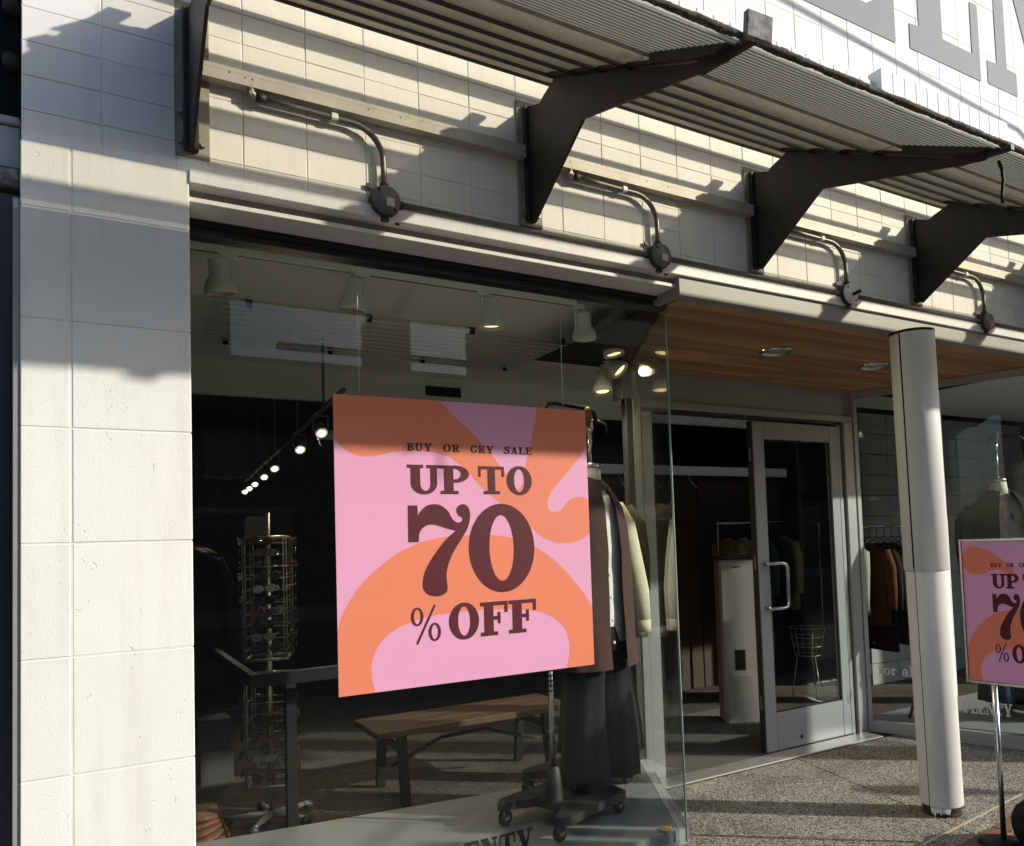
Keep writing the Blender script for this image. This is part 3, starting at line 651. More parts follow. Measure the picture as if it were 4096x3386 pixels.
# --- door wall
dw = G().box(2.43, 4.60, 1.300, 1.40, 2.362, 2.66, .002).obj('door_header', M['alu'], bld)
G().box(2.43, 4.555, 1.270, 1.36, 2.315, 2.3605, .003).obj('door_frame_head', M['alu'], bld)
G().box(2.545, 4.45, 1.290, 1.35, 2.290, 2.3145, .002).obj('door_frame_head', M['alu_dark'], bld)
G().box(4.445, 4.545, 1.266, 1.40, 0.0, 2.314, .004).obj('door_jamb', M['alu'], bld)
G().box(4.390, 4.428, 1.285, 1.36, 0.0, 2.289, .003).obj('door_jamb', M['alu'], bld)
G().box(4.4285, 4.4445, 1.295, 1.36, 0.0, 2.289).obj('door_jamb_gap', M['dark_gap'], bld)
G().box(2.550, 2.640, 1.275, 1.36, 0.0, 2.289, .003).obj('door_jamb', M['alu'], bld)
G().box(2.47, 4.50, 1.105, 1.262, 0.0, 0.012, .004).obj('threshold', M['threshold'], bld)
# ================================================================ DOOR, COLUMN, CANOPY, BRACKETS
dr = thing('glass_door', 'grey metal-framed glass door with steel pull handle, closed beside the open doorway', 'door', (3.95, 1.30, 0.0))
x0, x1 = -0.435, 0.430
G().box(x0, x0 + .105, -.022, .022, .012, 2.275, .003).obj('stile', M['alu_blue'], dr)
G().box(x1 - .085, x1, -.022, .022, .012, 2.275, .003).obj('stile', M['alu_blue'], dr)
G().box(x0 + .1055, x1 - .0855, -.022, .022, 2.155, 2.275, .003).obj('top_rail', M['alu_blue'], dr)
br_ = G().box(x0 + .1055, x1 - .0855, -.022, .022, .012, .265, .003).obj('bottom_rail', M['alu_blue'], dr)
G().lathe([(0.0, -.030), (.012, -.030), (.014, -.022)], (-.10, 0, .075), 12, 'y').obj('lock', M['box_metal'], br_)
G().box(x0 + .1056, x1 - .0856, -.005, .005, .266, 2.154).obj('pane', M['glass'], dr)
gk = G()
for a in ((x0 + .1056, x0 + .114, .266, 2.154), (x1 - .094, x1 - .0856, .266, 2.154), (x0 + .114, x1 - .094, .266, .274), (x0 + .114, x1 - .094, 2.146, 2.154)):
    gk.box(a[0], a[1], -.012, -.0055, a[2], a[3])
gk.obj('gasket', M['black_rubber'], dr)
hx = x0 + .05
pth = [(hx, -.022, 1.285), (hx + .012, -.058, 1.287), (hx + .05, -.085, 1.289), (hx + .105, -.092, 1.288), (hx + .135, -.092, 1.278), (hx + .148, -.092, 1.25), (hx + .148, -.092, 1.02), (hx + .135, -.092, .99), (hx + .105, -.092, .982), (hx + .05, -.085, .981), (hx + .012, -.058, .982), (hx, -.022, .985)]
G().tube(pth, .0125, 12).obj('handle', M['chrome'], dr)
G().box(x0 - .012, x0 - .001, -.02, .024, .012, 2.275).obj('edge_seal', M['black_rubber'], dr)
for z in (2.0, 1.25, .3): G().box(x0 - .014, x0 - .0125, -.008, .008, z, z + .09).obj('latch_plate', M['bolt'], dr)

mt = thing('entrance_mat', 'ribbed dark entrance mat just inside the open doorway', 'mat', (3.2, 1.8, 0.0))
G().box(-.66, 1.2, -.52, 0.75, .001, .006).obj('mat_base', M['matting'], mt)
rg = G()
for i in range(38): rg.box(-.66, 1.2, -.515 + i * .0335, -.515 + i * .0335 + .018, .0062, .013, .002)
tag(rg.obj('mat_ribs', M['matting'], mt), kind='stuff')

col = thing('column', 'round white painted metal column standing in front of the entrance', 'column', (3.417, -0.045, 0.0))
a0 = R(180)
G().lathe([(.103, .052), (.1045, .056), (.1045, 1.285)], (0, 0, 0), 48, 'z', a0 + .03, a0 + 2 * math.pi - .012).obj('lower_sleeve', M['column'], col)
G().lathe([(.1085, 1.268), (.112, 1.270), (.112, 2.530), (.111, 2.5315)], (0, 0, 0), 48, 'z', a0 + .06, a0 + 2 * math.pi - .02).obj('upper_sleeve', M['column'], col)
G().lathe([(.099, .06), (.099, 2.545)], (0, 0, 0), 32).obj('core', M['dark_gap'], col)
G().lathe([(.113, 2.534), (.113, 2.5455)], (0, 0, 0), 32).obj('cap_ring', M['dark_gap'], col)
pr = []
for k in range(9): pr.append((.085 + .015 * random.random(), .0 + .0085 * k))
G().lathe([(.10, -.002)] + pr + [(.09, .075)], (0, 0, 0), 24).obj('rusted_foot', M['rust'], col)
flk = G()
for k in range(7):
    a = R(188 + k * 7 + random.uniform(-2, 2)); r_ = .098 + random.uniform(-.004, .006); w_ = random.uniform(.008, .02); h_ = random.uniform(.005, .03)
    p = Vector((math.cos(a) * r_, math.sin(a) * r_, .05)); t_ = Vector((-math.sin(a), math.cos(a), 0)) * w_
    flk.add([p - t_, p + t_, p + t_ * .4 + Vector((math.cos(a) * .012, math.sin(a) * .012, -.018 - h_)), p - t_ * .5 + Vector((math.cos(a) * .008, math.sin(a) * .008, -.012 - h_ * .6))], [(0, 1, 2, 3)])
flk.obj('paint_flakes', M['column'], col)
col.rotation_euler = (0, R(-.65), 0)

# --- canopy: ribbed sheet sloping down and out from the wall; slat gaps added to pass sun
SL = (3.365, 2.785, -1.19)                # z at wall, z at lip, y at lip
def cz(y): return SL[0] + (SL[1] - SL[0]) * y / SL[2]
BX = [-0.157, 1.062, 2.281, 3.500, 4.719, 5.938]
can = thing('canopy', 'ribbed sheet canopy sloping down over the pavement with a mossy dark lip', 'canopy', (2.9, -0.6, 2.8), world=True)
def louvre(y, pitch, dep, x0, x1, g):
    """one folded slat: long face rising outward, short drip lip; open gap towards the next slat"""
    o = pitch * .37; t = .0018
    P_ = [(y - pitch, cz(y - pitch)), (y - o - .006, cz(y - o - .006) - dep * .88), (y - o, cz(y - o) - dep), (y - o + .002, cz(y - o) - dep + .004), (y - o - .004, cz(y - o) - dep * .88 + .008), (y - pitch, cz(y - pitch) + .004)]
    g.prism(P_, 'x', x0, x1)
for i in range(len(BX) - 1):
    xa = BX[i] - (.02 if i == 0 else 0); xb = BX[i + 1] - .002
    for k in range(5):
        g = G(); louvre(-.004 - k * .157, .157, .048, xa, xb, g); g.obj('slat', M['deck'], can)
        yk = -.004 - k * .157; G().prism([(yk, cz(yk)), (yk - .057, cz(yk - .057)), (yk - .057, cz(yk - .057) - .042), (yk - .0585, cz(yk - .0585) - .042), (yk - .0585, cz(yk - .0585) + .002), (yk, cz(yk) + .002)], 'x', xa, xb).obj('sun_gap_filler', M['deck_open'], can)  # added see-through filler that lets sun reach the wall below
        ye = yk - .058; G().box(xa, xb, ye - .007, ye + .001, cz(ye) - .056, cz(ye) - .046).obj('slat_shade_line', M['steel'], can)  # dark strip drawing the shadow line under each slat lip
    g = G()
    pr_ = []
    for k in range(16):
        y_ = -.800 - k * .0243; pr_ += [(y_, cz(y_) - .002), (y_ - .008, cz(y_ - .008) - .013)]
    pr_ += [(q[0], q[1] + .0015) for q in reversed(pr_)]
    g.prism(pr_, 'x', xa, xb)
    cpn = g.obj('corrugated_panel', M['outer'], can)
    g = G()
    for k in range(15):
        y_ = -.812 - k * .0243; g.box(xa, xb, y_ - .0014, y_ + .0014, cz(y_) - .0155, cz(y_) - .012)
    tag(g.obj('flute_shade_lines', M['flute_line'], cpn), kind='stuff')  # thin dark strips draw the shaded lines of the flutes
    box('lap_seam', xa, xb, -.806, -.790, cz(-.80) - .016, cz(-.80) + .002, M['plate'], can)
lip = G(); rings_ = []
for i in range(700):
    xx = -.18 + (BX[-1] + .18) * i / 699; rings_.append([])
    w_ = lambda f, p: math.sin(xx * f + p) * .5 + math.sin(xx * f * 2.7 + p * 3) * .3 + random.uniform(-.5, .5)
    for a in range(8):
        an = 2 * math.pi * a / 8; rr_ = 1 + .20 * w_(23, a * 1.7)
        rings_[-1].append((xx, -1.193 + .012 * rr_ * math.cos(an), SL[1] - .001 + .009 * rr_ * math.sin(an)))
lip.loft(rings_, True)
lip.obj('mossy_lip', M['moss'], can)

# --- brackets
def bracket(x, label):
    b = thing('canopy_bracket', label, 'bracket', (x, 0.0, 2.72), group='steel brackets carrying the canopy')
    z = -2.72
    web = [(-.028, 3.195), (-.030, 2.735), (-.048, 2.722), (-.412, 2.955), (-1.02, 2.790), (-1.115, 2.768), (-1.118, 2.786), (-.98, 2.835)]
    yy = -.98
    for y_ in (-.86, -.70, -.55, -.40, -.25): web.append((y_, cz(y_) - .050))
    web += [(-.232, 3.200), (-.135, 3.172), (-.116, 3.160)]
    G().prism([(p[0], p[1] + z) for p in web], 'x', -.005, .005).obj('web', M['steel'], b)
    G().box(-.022, .022, -.030, -.010, 2.735 + z, 3.195 + z, .002).obj('wall_flange', M['steel'], b)
    top = [(-.18, cz(-.18) - .049), (-1.0, cz(-1.0) - .046), (-1.09, cz(-1.09) - .040), (-1.15, cz(-1.15) - .012), (-.82, cz(-.82) - .012), (-.815, cz(-.815) - .036), (-.18, cz(-.18) - .0375)]
    G().prism([(p[0], p[1] + z) for p in top], 'x', -.030, .030).obj('top_flange', M['steel'], b)
    G().prism([(-1.0, 2.793 + z), (-1.205, 2.766 + z), (-1.205, 2.785 + z), (-1.0, 2.845 + z)], 'x', -.006, .014).obj('nose', M['steel'], b)
    for k in range(5):
        y_ = -.012 - k * .152 - .02
        if y_ < -.2: G().box(-.022, .022, y_ - .03, y_ + .012, cz(y_) - .034 + z, cz(y_) - .004 + z).obj('flute_shadow_block', M['dark_gap'], b)  # dark blocks stand in for the shadow gaps above the flange
    G().box(-.048, .056, -.010, -.003, 2.718 + z, 3.222 + z, .002).obj('wall_plate', M['plate'], b)
    for q in ((-.033, 2.765), (.036, 2.765), (-.033, 2.86), (.036, 3.12)):
        G().lathe([(0, -.020), (.010, -.020), (.010, -.010)], (q[0], 0, q[1] + z), 6, 'y', sm=False).obj('bolt', M['bolt'], b)
    return b
labs = ['dark steel canopy bracket bolted beside the block pier', 'dark steel canopy bracket above the pink sale sign', 'dark steel canopy bracket above the wooden soffit edge',
        'dark steel canopy bracket above the round column', 'dark steel canopy bracket beyond the column, cut off by the picture edge', 'dark steel canopy bracket farthest along the shopfront']
for x, l_ in zip(BX, labs): bracket(x, l_)
cap = tag(G().box(-.042, .042, -.010, .010, -.036, .036, .003).obj('lip_joint_cap', M['endcap'], None), 'square stained grey cap plate on the canopy lip joint', 'cap plate')
cap.location = (BX[1] + .012, -1.216, 2.804); cap.rotation_euler = (R(4), R(3), R(-6))
hg = tag(G().tube([(0, 0, 0), (.012, -.004, -.03), (.016, -.004, -.07), (.010, 0, -.12), (.012, 0, -.15)], .006, 8).obj('hanging_strap', M['black'], None), 'short black strap hanging from the canopy lip above the column', 'strap')
hg.location = (2.33, -1.13, 2.77)

# --- channel rails between the brackets
for i in range(4):
    xa, xb = BX[i] + (.03 if i == 0 else .02), BX[i + 1] - .03
    rl = thing('channel_rail', ['galvanised channel rail on the wall nearest the block pier', 'galvanised channel rail on the wall above the sale window corner', 'galvanised channel rail on the wall above the entrance', 'galvanised channel rail on the wall beyond the column'][i], 'rail', ((xa + xb) / 2, 0, 2.97), world=True, group='channel rails between canopy brackets')
    G().prism([(-.004, 3.024), (-.046, 3.024), (-.046, 3.010), (-.043, 3.010), (-.043, 3.021), (-.007, 3.021), (-.007, 2.979), (-.043, 2.979), (-.043, 2.990), (-.046, 2.990), (-.046, 2.976), (-.004, 2.976)], 'x', xa, xb).obj('channel', M['rail'], rl)
    G().box(xa + .004, xb - .004, -.0455, -.0425, 2.981, 3.019).obj('cover_strip', M['rail'], rl)
    for q in (.07, .11, .13, .46, .56, .95):
        xq = xa + q * (xb - xa)
        G().lathe([(0, -.0462), (.0028, -.0462), (.0028, -.0458)], (xq, 0, 3.005 + .004 * math.sin(q * 40)), 8, 'y').obj('hole', M['dark_gap'], rl)
    G().lathe([(.014, xb - .001), (.014, xb + .008), (.010, xb + .008), (.010, xb - .001)], (0, -.028, 3.004), 12, 'x').obj('end_ring', M['bolt'], rl)

# --- junction boxes with swan-neck conduits
JB = [0.462, 1.681, 2.900, 4.119]
jl = ['round grey junction box with swan-neck conduit above the left of the display window', 'round grey junction box with swan-neck conduit above the glass window corner', 'round white-faced junction box with swan-neck conduit above the entrance', 'round junction box with swan-neck conduit beyond the column']
for i, xj in enumerate(JB):
    j = thing('junction_box', jl[i], 'junction box', (xj, 0, 2.69), group='junction boxes along the shopfront')
    G().lathe([(0, -.003), (.050, -.003), (.054, -.010), (.054, -.044), (.050, -.048), (0, -.048)], (0, 0, 0), 28, 'y').obj('body', M['box_metal'], j)
    cv = G().lathe([(.051, -.0485), (.051, -.054), (.047, -.058), (0, -.058)], (0, 0, 0), 28, 'y').obj('cover', [M['cover'], M['cover'], M['trim'], M['cover']][i], j)
    if i < 2: G().box(-.002, .026, -.0592, -.0583, -.022, .006).obj('sticker', M['sticker'], cv)
    if i == 2: G().tube([(.012, -.058, -.002), (.012, -.10, .002)], .009, 10).obj('sensor_stub', M['black'], cv)
    for q in ((-.028, .030), (.028, -.034)): G().lathe([(0, -.0605), (.005, -.0605), (.005, -.058)], (q[0], 0, q[1]), 8, 'y').obj('screw', M['dark_gap'], cv)
    for sx, sz in ((-1, 1), (1, -1)):
        G().prism([(sx * .034, sz * .044), (sx * .058, sz * .052), (sx * .060, sz * .064), (sx * .048, sz * .066)], 'y', -.014, -.006).obj('lug', M['box_metal'], j)
    for a in (90, 0, 180, 270):
        ca, sa = math.cos(R(a)), math.sin(R(a))
        if a == 180 and i == 0: continue
        G().tube([(ca * .046, -.028, sa * .046), (ca * .066, -.028, sa * .066)], .0155, 12).obj('hub', M['box_metal'], j)
    pth = [(0, -.028, .06), (0, -.028, .125)] + [(-.115 + .115 * math.cos(R(a)), -.028, .145 + .115 * math.sin(R(a))) for a in range(8, 91, 8)] + [(-.30, -.030, .262), (-.395, -.032, .264)]
    G().tube(pth, .0105, 12).obj('swan_neck', M['conduit'], j)
    G().tube([(-.395, -.032, .264), (-.425, -.032, .264)], .0145, 10).obj('coupling', M['box_metal'], j)
    G().tube([(-.423, -.032, .262), (-.440, -.034, .272), (-.444, -.036, .296)], .011, 8).obj('elbow', M['bolt'], j)
    G().box(-.452, -.434, -.044, -.026, .262, .278, .004).obj('clamp', M['bolt'], j)
    G().box(-.185, -.160, -.043, -.014, .251, .273, .003).obj('strap_clip', M['trim'], j)
for i in range(4):
    xa, xb = JB[i] + .066, (JB[i + 1] if i < 3 else JB[3] + 1.2) - .066
    tag(G().tube([(xa, -.030, 2.690), (xb, -.030, 2.690)], .0115, 12).obj('conduit_run', M['conduit'], None), ['straight conduit over the display window between two junction boxes', 'straight conduit over the window corner between two junction boxes', 'straight conduit over the entrance between two junction boxes', 'straight conduit running on past the last junction box'][i], 'conduit', 'straight conduit runs')

# --- downlights in the soffit
for x, y, l_ in ((3.0, .56, 'recessed chrome downlight in the cedar soffit before the door'), (3.91, .59, 'recessed chrome downlight in the cedar soffit behind the column')):
    d = thing('downlight', l_, 'downlight', (x, y, 2.548), group='downlights in the soffit')
    G().lathe([(.094, .000), (.094, -.010), (.088, -.014), (.080, -.014), (.078, -.010)], (0, 0, 0), 32).obj('trim_ring', M['chrome'], d)
    G().lathe([(.079, -.011), (.070, -.004), (.045, -.0005), (0, .0)], (0, 0, 0), 32).obj('reflector', M['mirror_metal'], d)

# --- neighbour's dark shopfront on the far side of the pier
nb_ = thing('neighbouring_shopfront', 'dark blue-black metal shopfront beyond the white block pier', 'building', (-1.5, 0.1, 0), world=True)
box('back_panel', -3.2, -.601, .12, .30, 0, 4.6, M['nbr_dark'], nb_)
G().box(-.655, -.602, .02, .30, 0, 2.52, .004).obj('frame_post', M['nbr_blue'], nb_)
G().box(-.618, -.6005, -.012, .02, 0, 2.50, .002).obj('edge_trim', M['trim_in'], nb_)
G().box(-3.2, -.66, .02, .10, 2.40, 2.47, .004).obj('frame_head', M['nbr_blue'], nb_)
G().box(-.90, -.84, .04, .10, 0, 2.40, .004).obj('frame_post', M['nbr_blue'], nb_)
G().box(-3.2, -.604, .03, .16, 2.545, 2.60, .006).obj('beam', M['endcap'], nb_)
G().box(-3.2, -.604, .045, .16, 2.605, 2.73, .004).obj('fascia', M['nbr_white'], nb_)
G().box(-3.2, -.604, .035, .16, 2.732, 2.755, .004).obj('fascia_lip', M['nbr_white'], nb_)
G().box(-.84, -.66, .07, .08, 0, 2.40).obj('pane', M['far_glass'], nb_)
for z in (2.95, 3.12, 3.3): G().lathe([(0, .08), (.02, .08), (.024, .11)], (-.63, 0, z), 10, 'y').obj('fixing', M['steel'], nb_)

# --- across the street: what the glass mirrors
ob = thing('street_building', 'dull brown two-storey building across the road, mirrored in the shop glass', 'building', (4, -20, 0), world=True)
box('wall', -40, 40, -26, -19.6, 0, 6.6, M['far_wall'], ob)
box('parapet', 3.0, 13.0, -19.75, -19.45, 6.6, 6.9, M['far_wall'], ob)
box('roof_storey', -40, 3.0, -26, -19.62, 6.6, 11.5, M['far_wall'], ob)  # roof steps and blocks added to cut the mirrored sky into patches
box('roof_storey', 13.0, 40, -26, -19.62, 6.6, 10.2, M['far_wall'], ob)
box('sky_break_block', 7.4, 8.3, -22, -19.9, 6.6, 8.9, M['far_wall'], ob)
box('sky_break_bar', 4.4, 11.5, -20.6, -20.3, 7.45, 7.62, M['far_wall'], ob)
for i in range(14):
    xx = -26 + i * 4.0
    w_ = G().box(xx, xx + 2.6, -19.62, -19.55, .6, 2.6).obj('window', M['far_glass'], ob)
    box('window_frame', xx - .08, xx + 2.68, -19.56, -19.50, 2.6, 2.75, M['concrete'], w_)
    w_ = G().box(xx + .3, xx + 1.9, -19.62, -19.55, 3.6, 4.9).obj('window', M['far_glass'], ob)
    box('window_sill', xx + .25, xx + 1.95, -19.56, -19.48, 3.5, 3.6, M['concrete'], w_)

# --- pieces added beyond the frame to throw the thin and broad shadows on the paving and the wall
up = thing('added_pole', 'weathered round timber utility pole added out of view to throw a broad shadow', 'pole', (6.75, -1.40, 0))
G().lathe([(.20, 0), (.19, .6), (.17, 4.0), (.15, 8.0), (0, 8.0)], (0, 0, 0), 24).obj('shaft', M['table_wood'], up)
G().box(-.9, .9, -.06, .06, 7.2, 7.32, .005).obj('cross_arm', M['table_wood'], up)
pm = thing('added_meter', 'grey parking meter on a thin steel post, added out of view to throw a thin shadow', 'parking meter', (6.15, -1.95, 0))
G().tube([(0, 0, 0), (0, 0, 1.25)], .028, 12).obj('post', M['bolt'], pm)
G().lathe([(0, 1.25), (.05, 1.25), (.09, 1.33), (.09, 1.45), (.07, 1.53), (0, 1.56)], (0, 0, 0), 20).obj('head', M['box_metal'], pm)
G().box(-.05, .05, -.094, -.086, 1.36, 1.46, .004).obj('display', M['far_glass'], pm)
tag(G().tube([(-6.0, -.726, 5.31), (0.0, -.726, 4.872), (3.526, -.726, 4.614), (5.524, -.726, 4.468), (6.75, -1.2, 4.38)], .016, 8).obj('added_cable', M['black'], None), 'black overhead cable added out of view to throw a shadow line on the wall', 'cable')

# ================================================================ SIGNS
BLOB = [(0.0, 1.0), (0.38, 1.0), (0.431, 0.951), (0.52, 0.875), (0.615, 0.77), (0.675, 0.690), (0.693, 0.690), (0.706, 0.707), (0.721, 0.77), (0.741, 0.841), (0.766, 0.931), (0.779, 1.0), (1.0, 1.0), (1.0, 0.859), (0.97, 0.819), (0.895, 0.741), (0.84, 0.687), (0.817, 0.65), (0.813, 0.62), (0.826, 0.603), (0.849, 0.599), (0.876, 0.609), (0.899, 0.635), (0.93, 0.653), (0.971, 0.657), (1.0, 0.644), (1.0, 0.514), (0.972, 0.496), (0.918, 0.479), (0.856, 0.48), (0.797, 0.498), (0.748, 0.532), (0.684, 0.576), (0.606, 0.637), (0.537, 0.691), (0.485, 0.745), (0.425, 0.791), (0.367, 0.812), (0.294, 0.819), (0.216, 0.813), (0.153, 0.798), (0.106, 0.792), (0.069, 0.798), (0.027, 0.821), (0.0, 0.855)]
ARCH = [(0.0, 0.215), (0.016, 0.263), (0.049, 0.321), (0.09, 0.37), (0.144, 0.417), (0.214, 0.464), (0.292, 0.496), (0.357, 0.51), (0.431, 0.517), (0.515, 0.519), (0.593, 0.514), (0.665, 0.5), (0.754, 0.466), (0.836, 0.413), (0.902, 0.351), (0.961, 0.282), (1.0, 0.227), (1.0, 0.0), (0.875, 0.0), (0.882, 0.029), (0.889, 0.065), (0.886, 0.109), (0.867, 0.155), (0.826, 0.192), (0.768, 0.221), (0.662, 0.238), (0.528, 0.246), (0.408, 0.245), (0.32, 0.237), (0.249, 0.222), (0.186, 0.197), (0.145, 0.164), (0.121, 0.125), (0.111, 0.087), (0.112, 0.043), (0.124, 0.0), (0.0, 0.0)]
BLOB2 = [(0.0, 0.90), (0.05, 0.955), (0.13, 0.965), (0.25, 0.93), (0.37, 0.86), (0.47, 0.77), (0.56, 0.67), (0.66, 0.585), (0.76, 0.52), (0.87, 0.49), (1.0, 0.50), (1.0, 0.70), (0.9, 0.74), (0.78, 0.70), (0.68, 0.74), (0.62, 0.80), (0.54, 0.745), (0.42, 0.765), (0.3, 0.80), (0.16, 0.765), (0.06, 0.775), (0.0, 0.83)]
SEVEN = [(0.251, 0.626), (0.286, 0.626), (0.287, 0.591), (0.302, 0.611), (0.324, 0.626), (0.35, 0.63), (0.375, 0.625), (0.401, 0.605), (0.415, 0.58), (0.433, 0.565), (0.452, 0.568), (0.455, 0.58), (0.441, 0.589), (0.433, 0.605), (0.439, 0.622), (0.458, 0.63), (0.477, 0.622), (0.486, 0.601), (0.485, 0.577), (0.474, 0.542), (0.446, 0.5), (0.418, 0.46), (0.398, 0.419), (0.388, 0.378), (0.391, 0.344), (0.388, 0.321), (0.369, 0.308), (0.344, 0.306), (0.315, 0.315), (0.299, 0.338), (0.3, 0.368), (0.311, 0.402), (0.341, 0.448), (0.386, 0.501), (0.428, 0.535), (0.395, 0.543), (0.359, 0.555), (0.33, 0.558), (0.304, 0.547), (0.291, 0.527), (0.288, 0.498), (0.25, 0.498)]
def sm_poly(pts, sharp, n=5):
    """smooth outline that keeps the corner points listed in `sharp`"""
    N = len(pts); s = sorted(sharp); out = []
    for a, b in zip(s, s[1:] + [s[0] + N]):
        seg = [pts[i % N] for i in range(a, b + 1)]
        out += seg[:-1] if len(seg) == 2 else spline(seg, n, False)[:-1]
    return out
def print_shape(pts, name, m, parent, W, H, y, t=.0005):
    me_ = flat_mesh([[(p[0] * W, p[1] * H) for p in pts]], t)
    return link(name, me_, m, parent, loc=(0, y, 0), rot=(R(90), 0, 0))
def sale_face(root, W, H, y, second=False):
    """printed face: pink ground, orange swirls, maroon slab-serif words; front towards local -y"""
    G().box(0, W, y - .0008, y, 0, H).obj('pink_print', M['pink'], root)
    y -= .0008
    if second: print_shape(sm_poly(BLOB2, (0, 10, 11, 21)), 'orange_swirl', M['orange'], root, W, H, y)
    else: print_shape(sm_poly(BLOB, (0, 1, 11, 12, 13, 25, 26, 44)), 'orange_swirl', M['orange'], root, W, H, y)
    print_shape(sm_poly(ARCH, (0, 16, 17, 18, 35, 36)), 'orange_arch', M['orange'], root, W, H, y)
    y -= .0005
    def word(txt, u0, v0, u1, v1, gap=.09):
        ws = [glyph_mesh(c)[1] if c != ' ' else .75 for c in txt]; tot = sum(ws) + gap * (len(txt) - 1); u = u0
        for c, w in zip(txt, ws):
            du = w / tot * (u1 - u0)
            if c != ' ': letter(c, u * W, v0 * H, (u + du) * W, v1 * H, M['maroon'], root, .0006, 'letter', y)
            u += du + gap / tot * (u1 - u0)
    word('BUY', .252, .817, .347, .845); word('OR', .388, .817, .453, .845); word('CRY', .494, .817, .589, .845); word('SALE', .630, .817, .750, .845)
    for c, b in (('U', (.251, .666, .379, .769)), ('P', (.374, .666, .486, .769)), ('T', (.522, .666, .629, .769)), ('O', (.638, .664, .746, .771)),
                 ('%', (.252, .151, .362, .272)), ('O', (.393, .148, .510, .276)), ('F', (.515, .151, .627, .273)), ('F', (.630, .151, .747, .273))):
        letter(c, b[0] * W, b[1] * H, b[2] * W, b[3] * H, M['maroon'], root, .0006, 'letter', y)
    print_shape(sm_poly(SEVEN, (0, 1, 2, 34, 40, 41)), 'digit', M['maroon'], root, W, H, y, .0006)
    ring = lambda cx, c_, rx, ry, n: [(cx + rx * math.cos(2 * math.pi * k / n), c_ + ry * math.sin(2 * math.pi * k / n)) for k in range(n)]
    lo = [[(p[0] * W, p[1] * H) for p in ring(.6125, .468, .1355, .163, 72)], [(p[0] * W, p[1] * H) for p in ring(.610, .468, .050, .121, 60)]]
    link('digit', flat_mesh(lo, .0006), M['maroon'], root, loc=(0, y, 0), rot=(R(90), 0, 0))

s1 = thing('sale_poster', 'large square pink and orange sale poster hung inside the display window', 'poster', (0.343, 0.245, 0.944))
G().box(0, 1.112, 0, .004, 0, 1.110).obj('board', M['card'], s1)
sale_face(s1, 1.112, 1.110, 0.0)
for x in (.10, 1.0):
    G().tube([(x, .002, 1.110), (x, .002, 1.77)], .0011, 6).obj('hanging_cord', M['wire'], s1)

th = R(-80.4)
s2 = thing('sidewalk_sign', 'chrome-framed pink and orange sale sign on a pole stand outside the door', 'sign stand', (3.235, -0.47, 0.0), th)
W2, H2 = .50, .66
def shift_children(root, names0, dx, dz, dy=0):
    for ch in root.children:
        if ch.name not in names0: ch.location = (ch.location[0] + dx, ch.location[1] + dy, ch.location[2] + dz)
sale_face(s2, W2, H2, -.008, True)
G().box(0, W2, -.0079, .006, 0, H2).obj('board', M['card'], s2)
fr = G().box(-.014, 0, -.013, .010, -.014, H2 + .014, .003).box(W2, W2 + .014, -.013, .010, -.014, H2 + .014, .003).box(0, W2, -.013, .010, H2, H2 + .014, .003).box(0, W2, -.013, .010, -.014, 0, .003)
fr.obj('frame', M['chrome'], s2)
shift_children(s2, [], -.107, .755)
G().tube([(0, 0, .02), (0, 0, .752)], .0125, 12).obj('pole', M['chrome'], s2)
G().lathe([(0, 0), (.11, 0), (.11, .012), (.03, .025), (0, .025)], (0, 0, 0), 32).obj('foot_plate', M['black'], s2)

sb = G()
rings = []
for k in range(9):
    t = k / 8; r_ = math.sin(math.pi * (0.12 + .80 * t)) ** .6
    rings.append([(.21 * r_ * math.cos(a) * (1 + .08 * math.sin(3 * a + k)), .16 * r_ * math.sin(a) * (1 + .1 * math.sin(2 * a)), .005 + .21 * t + .02 * math.sin(2 * a + k)) for a in [2 * math.pi * i / 20 for i in range(20)]])
sb.loft(rings)
bag = tag(sb.obj('weight_bag', M['black_cloth'], None), 'slumped black weight bag on the foot of the sale sign', 'bag'); bag.location = (3.335, -0.635, 0.015)

# ---------------------------------------------------------------- window lettering
def vinyl(txt, x, z, h, m, root, gap=.1, wide=1.0):
    for c in txt:
        if c == ' ': x += h * .5; continue
        lo, w = glyph_mesh(c); xs_ = [p[0] for l_ in lo for p in l_]; w = (max(xs_) - min(xs_)) * h * wide
        letter(c, x, z, x + w, z + h, m, root, .0004, 'letter', 0); x += w + gap * h
w1 = thing('window_lettering', 'black vinyl lettering low on the front display window', 'lettering', (0.66, 0.1945, 0.235))
vinyl('PLENTY', 0, 0, .105, M['black_vinyl'], w1, .06, .72)
tv = math.atan2(0.066 - 1.27, 5.045 - 4.605)
def on_rw(d, z, off=.0058):
    u = Vector((math.cos(tv), math.sin(tv), 0)); p = Vector((4.605, 1.27, 0)) + u * d; n_ = Vector((math.sin(tv), -math.cos(tv), 0)); q = p + n_ * off; return (q.x, q.y, z)
w2 = thing('window_lettering', 'small white lower-case lettering on the right-hand glass behind the column', 'lettering', on_rw(-.02 + .012, .425), tv)
vinyl('l for all', 0, 0, .075, M['white_vinyl'], w2, .04)
w3 = thing('window_lettering', 'white capital lettering at the foot of the glass behind the sale sign', 'lettering', on_rw(.62, .205), tv)
vinyl('PLENTY', 0, 0, .085, M['white_vinyl'], w3, .04, .62)

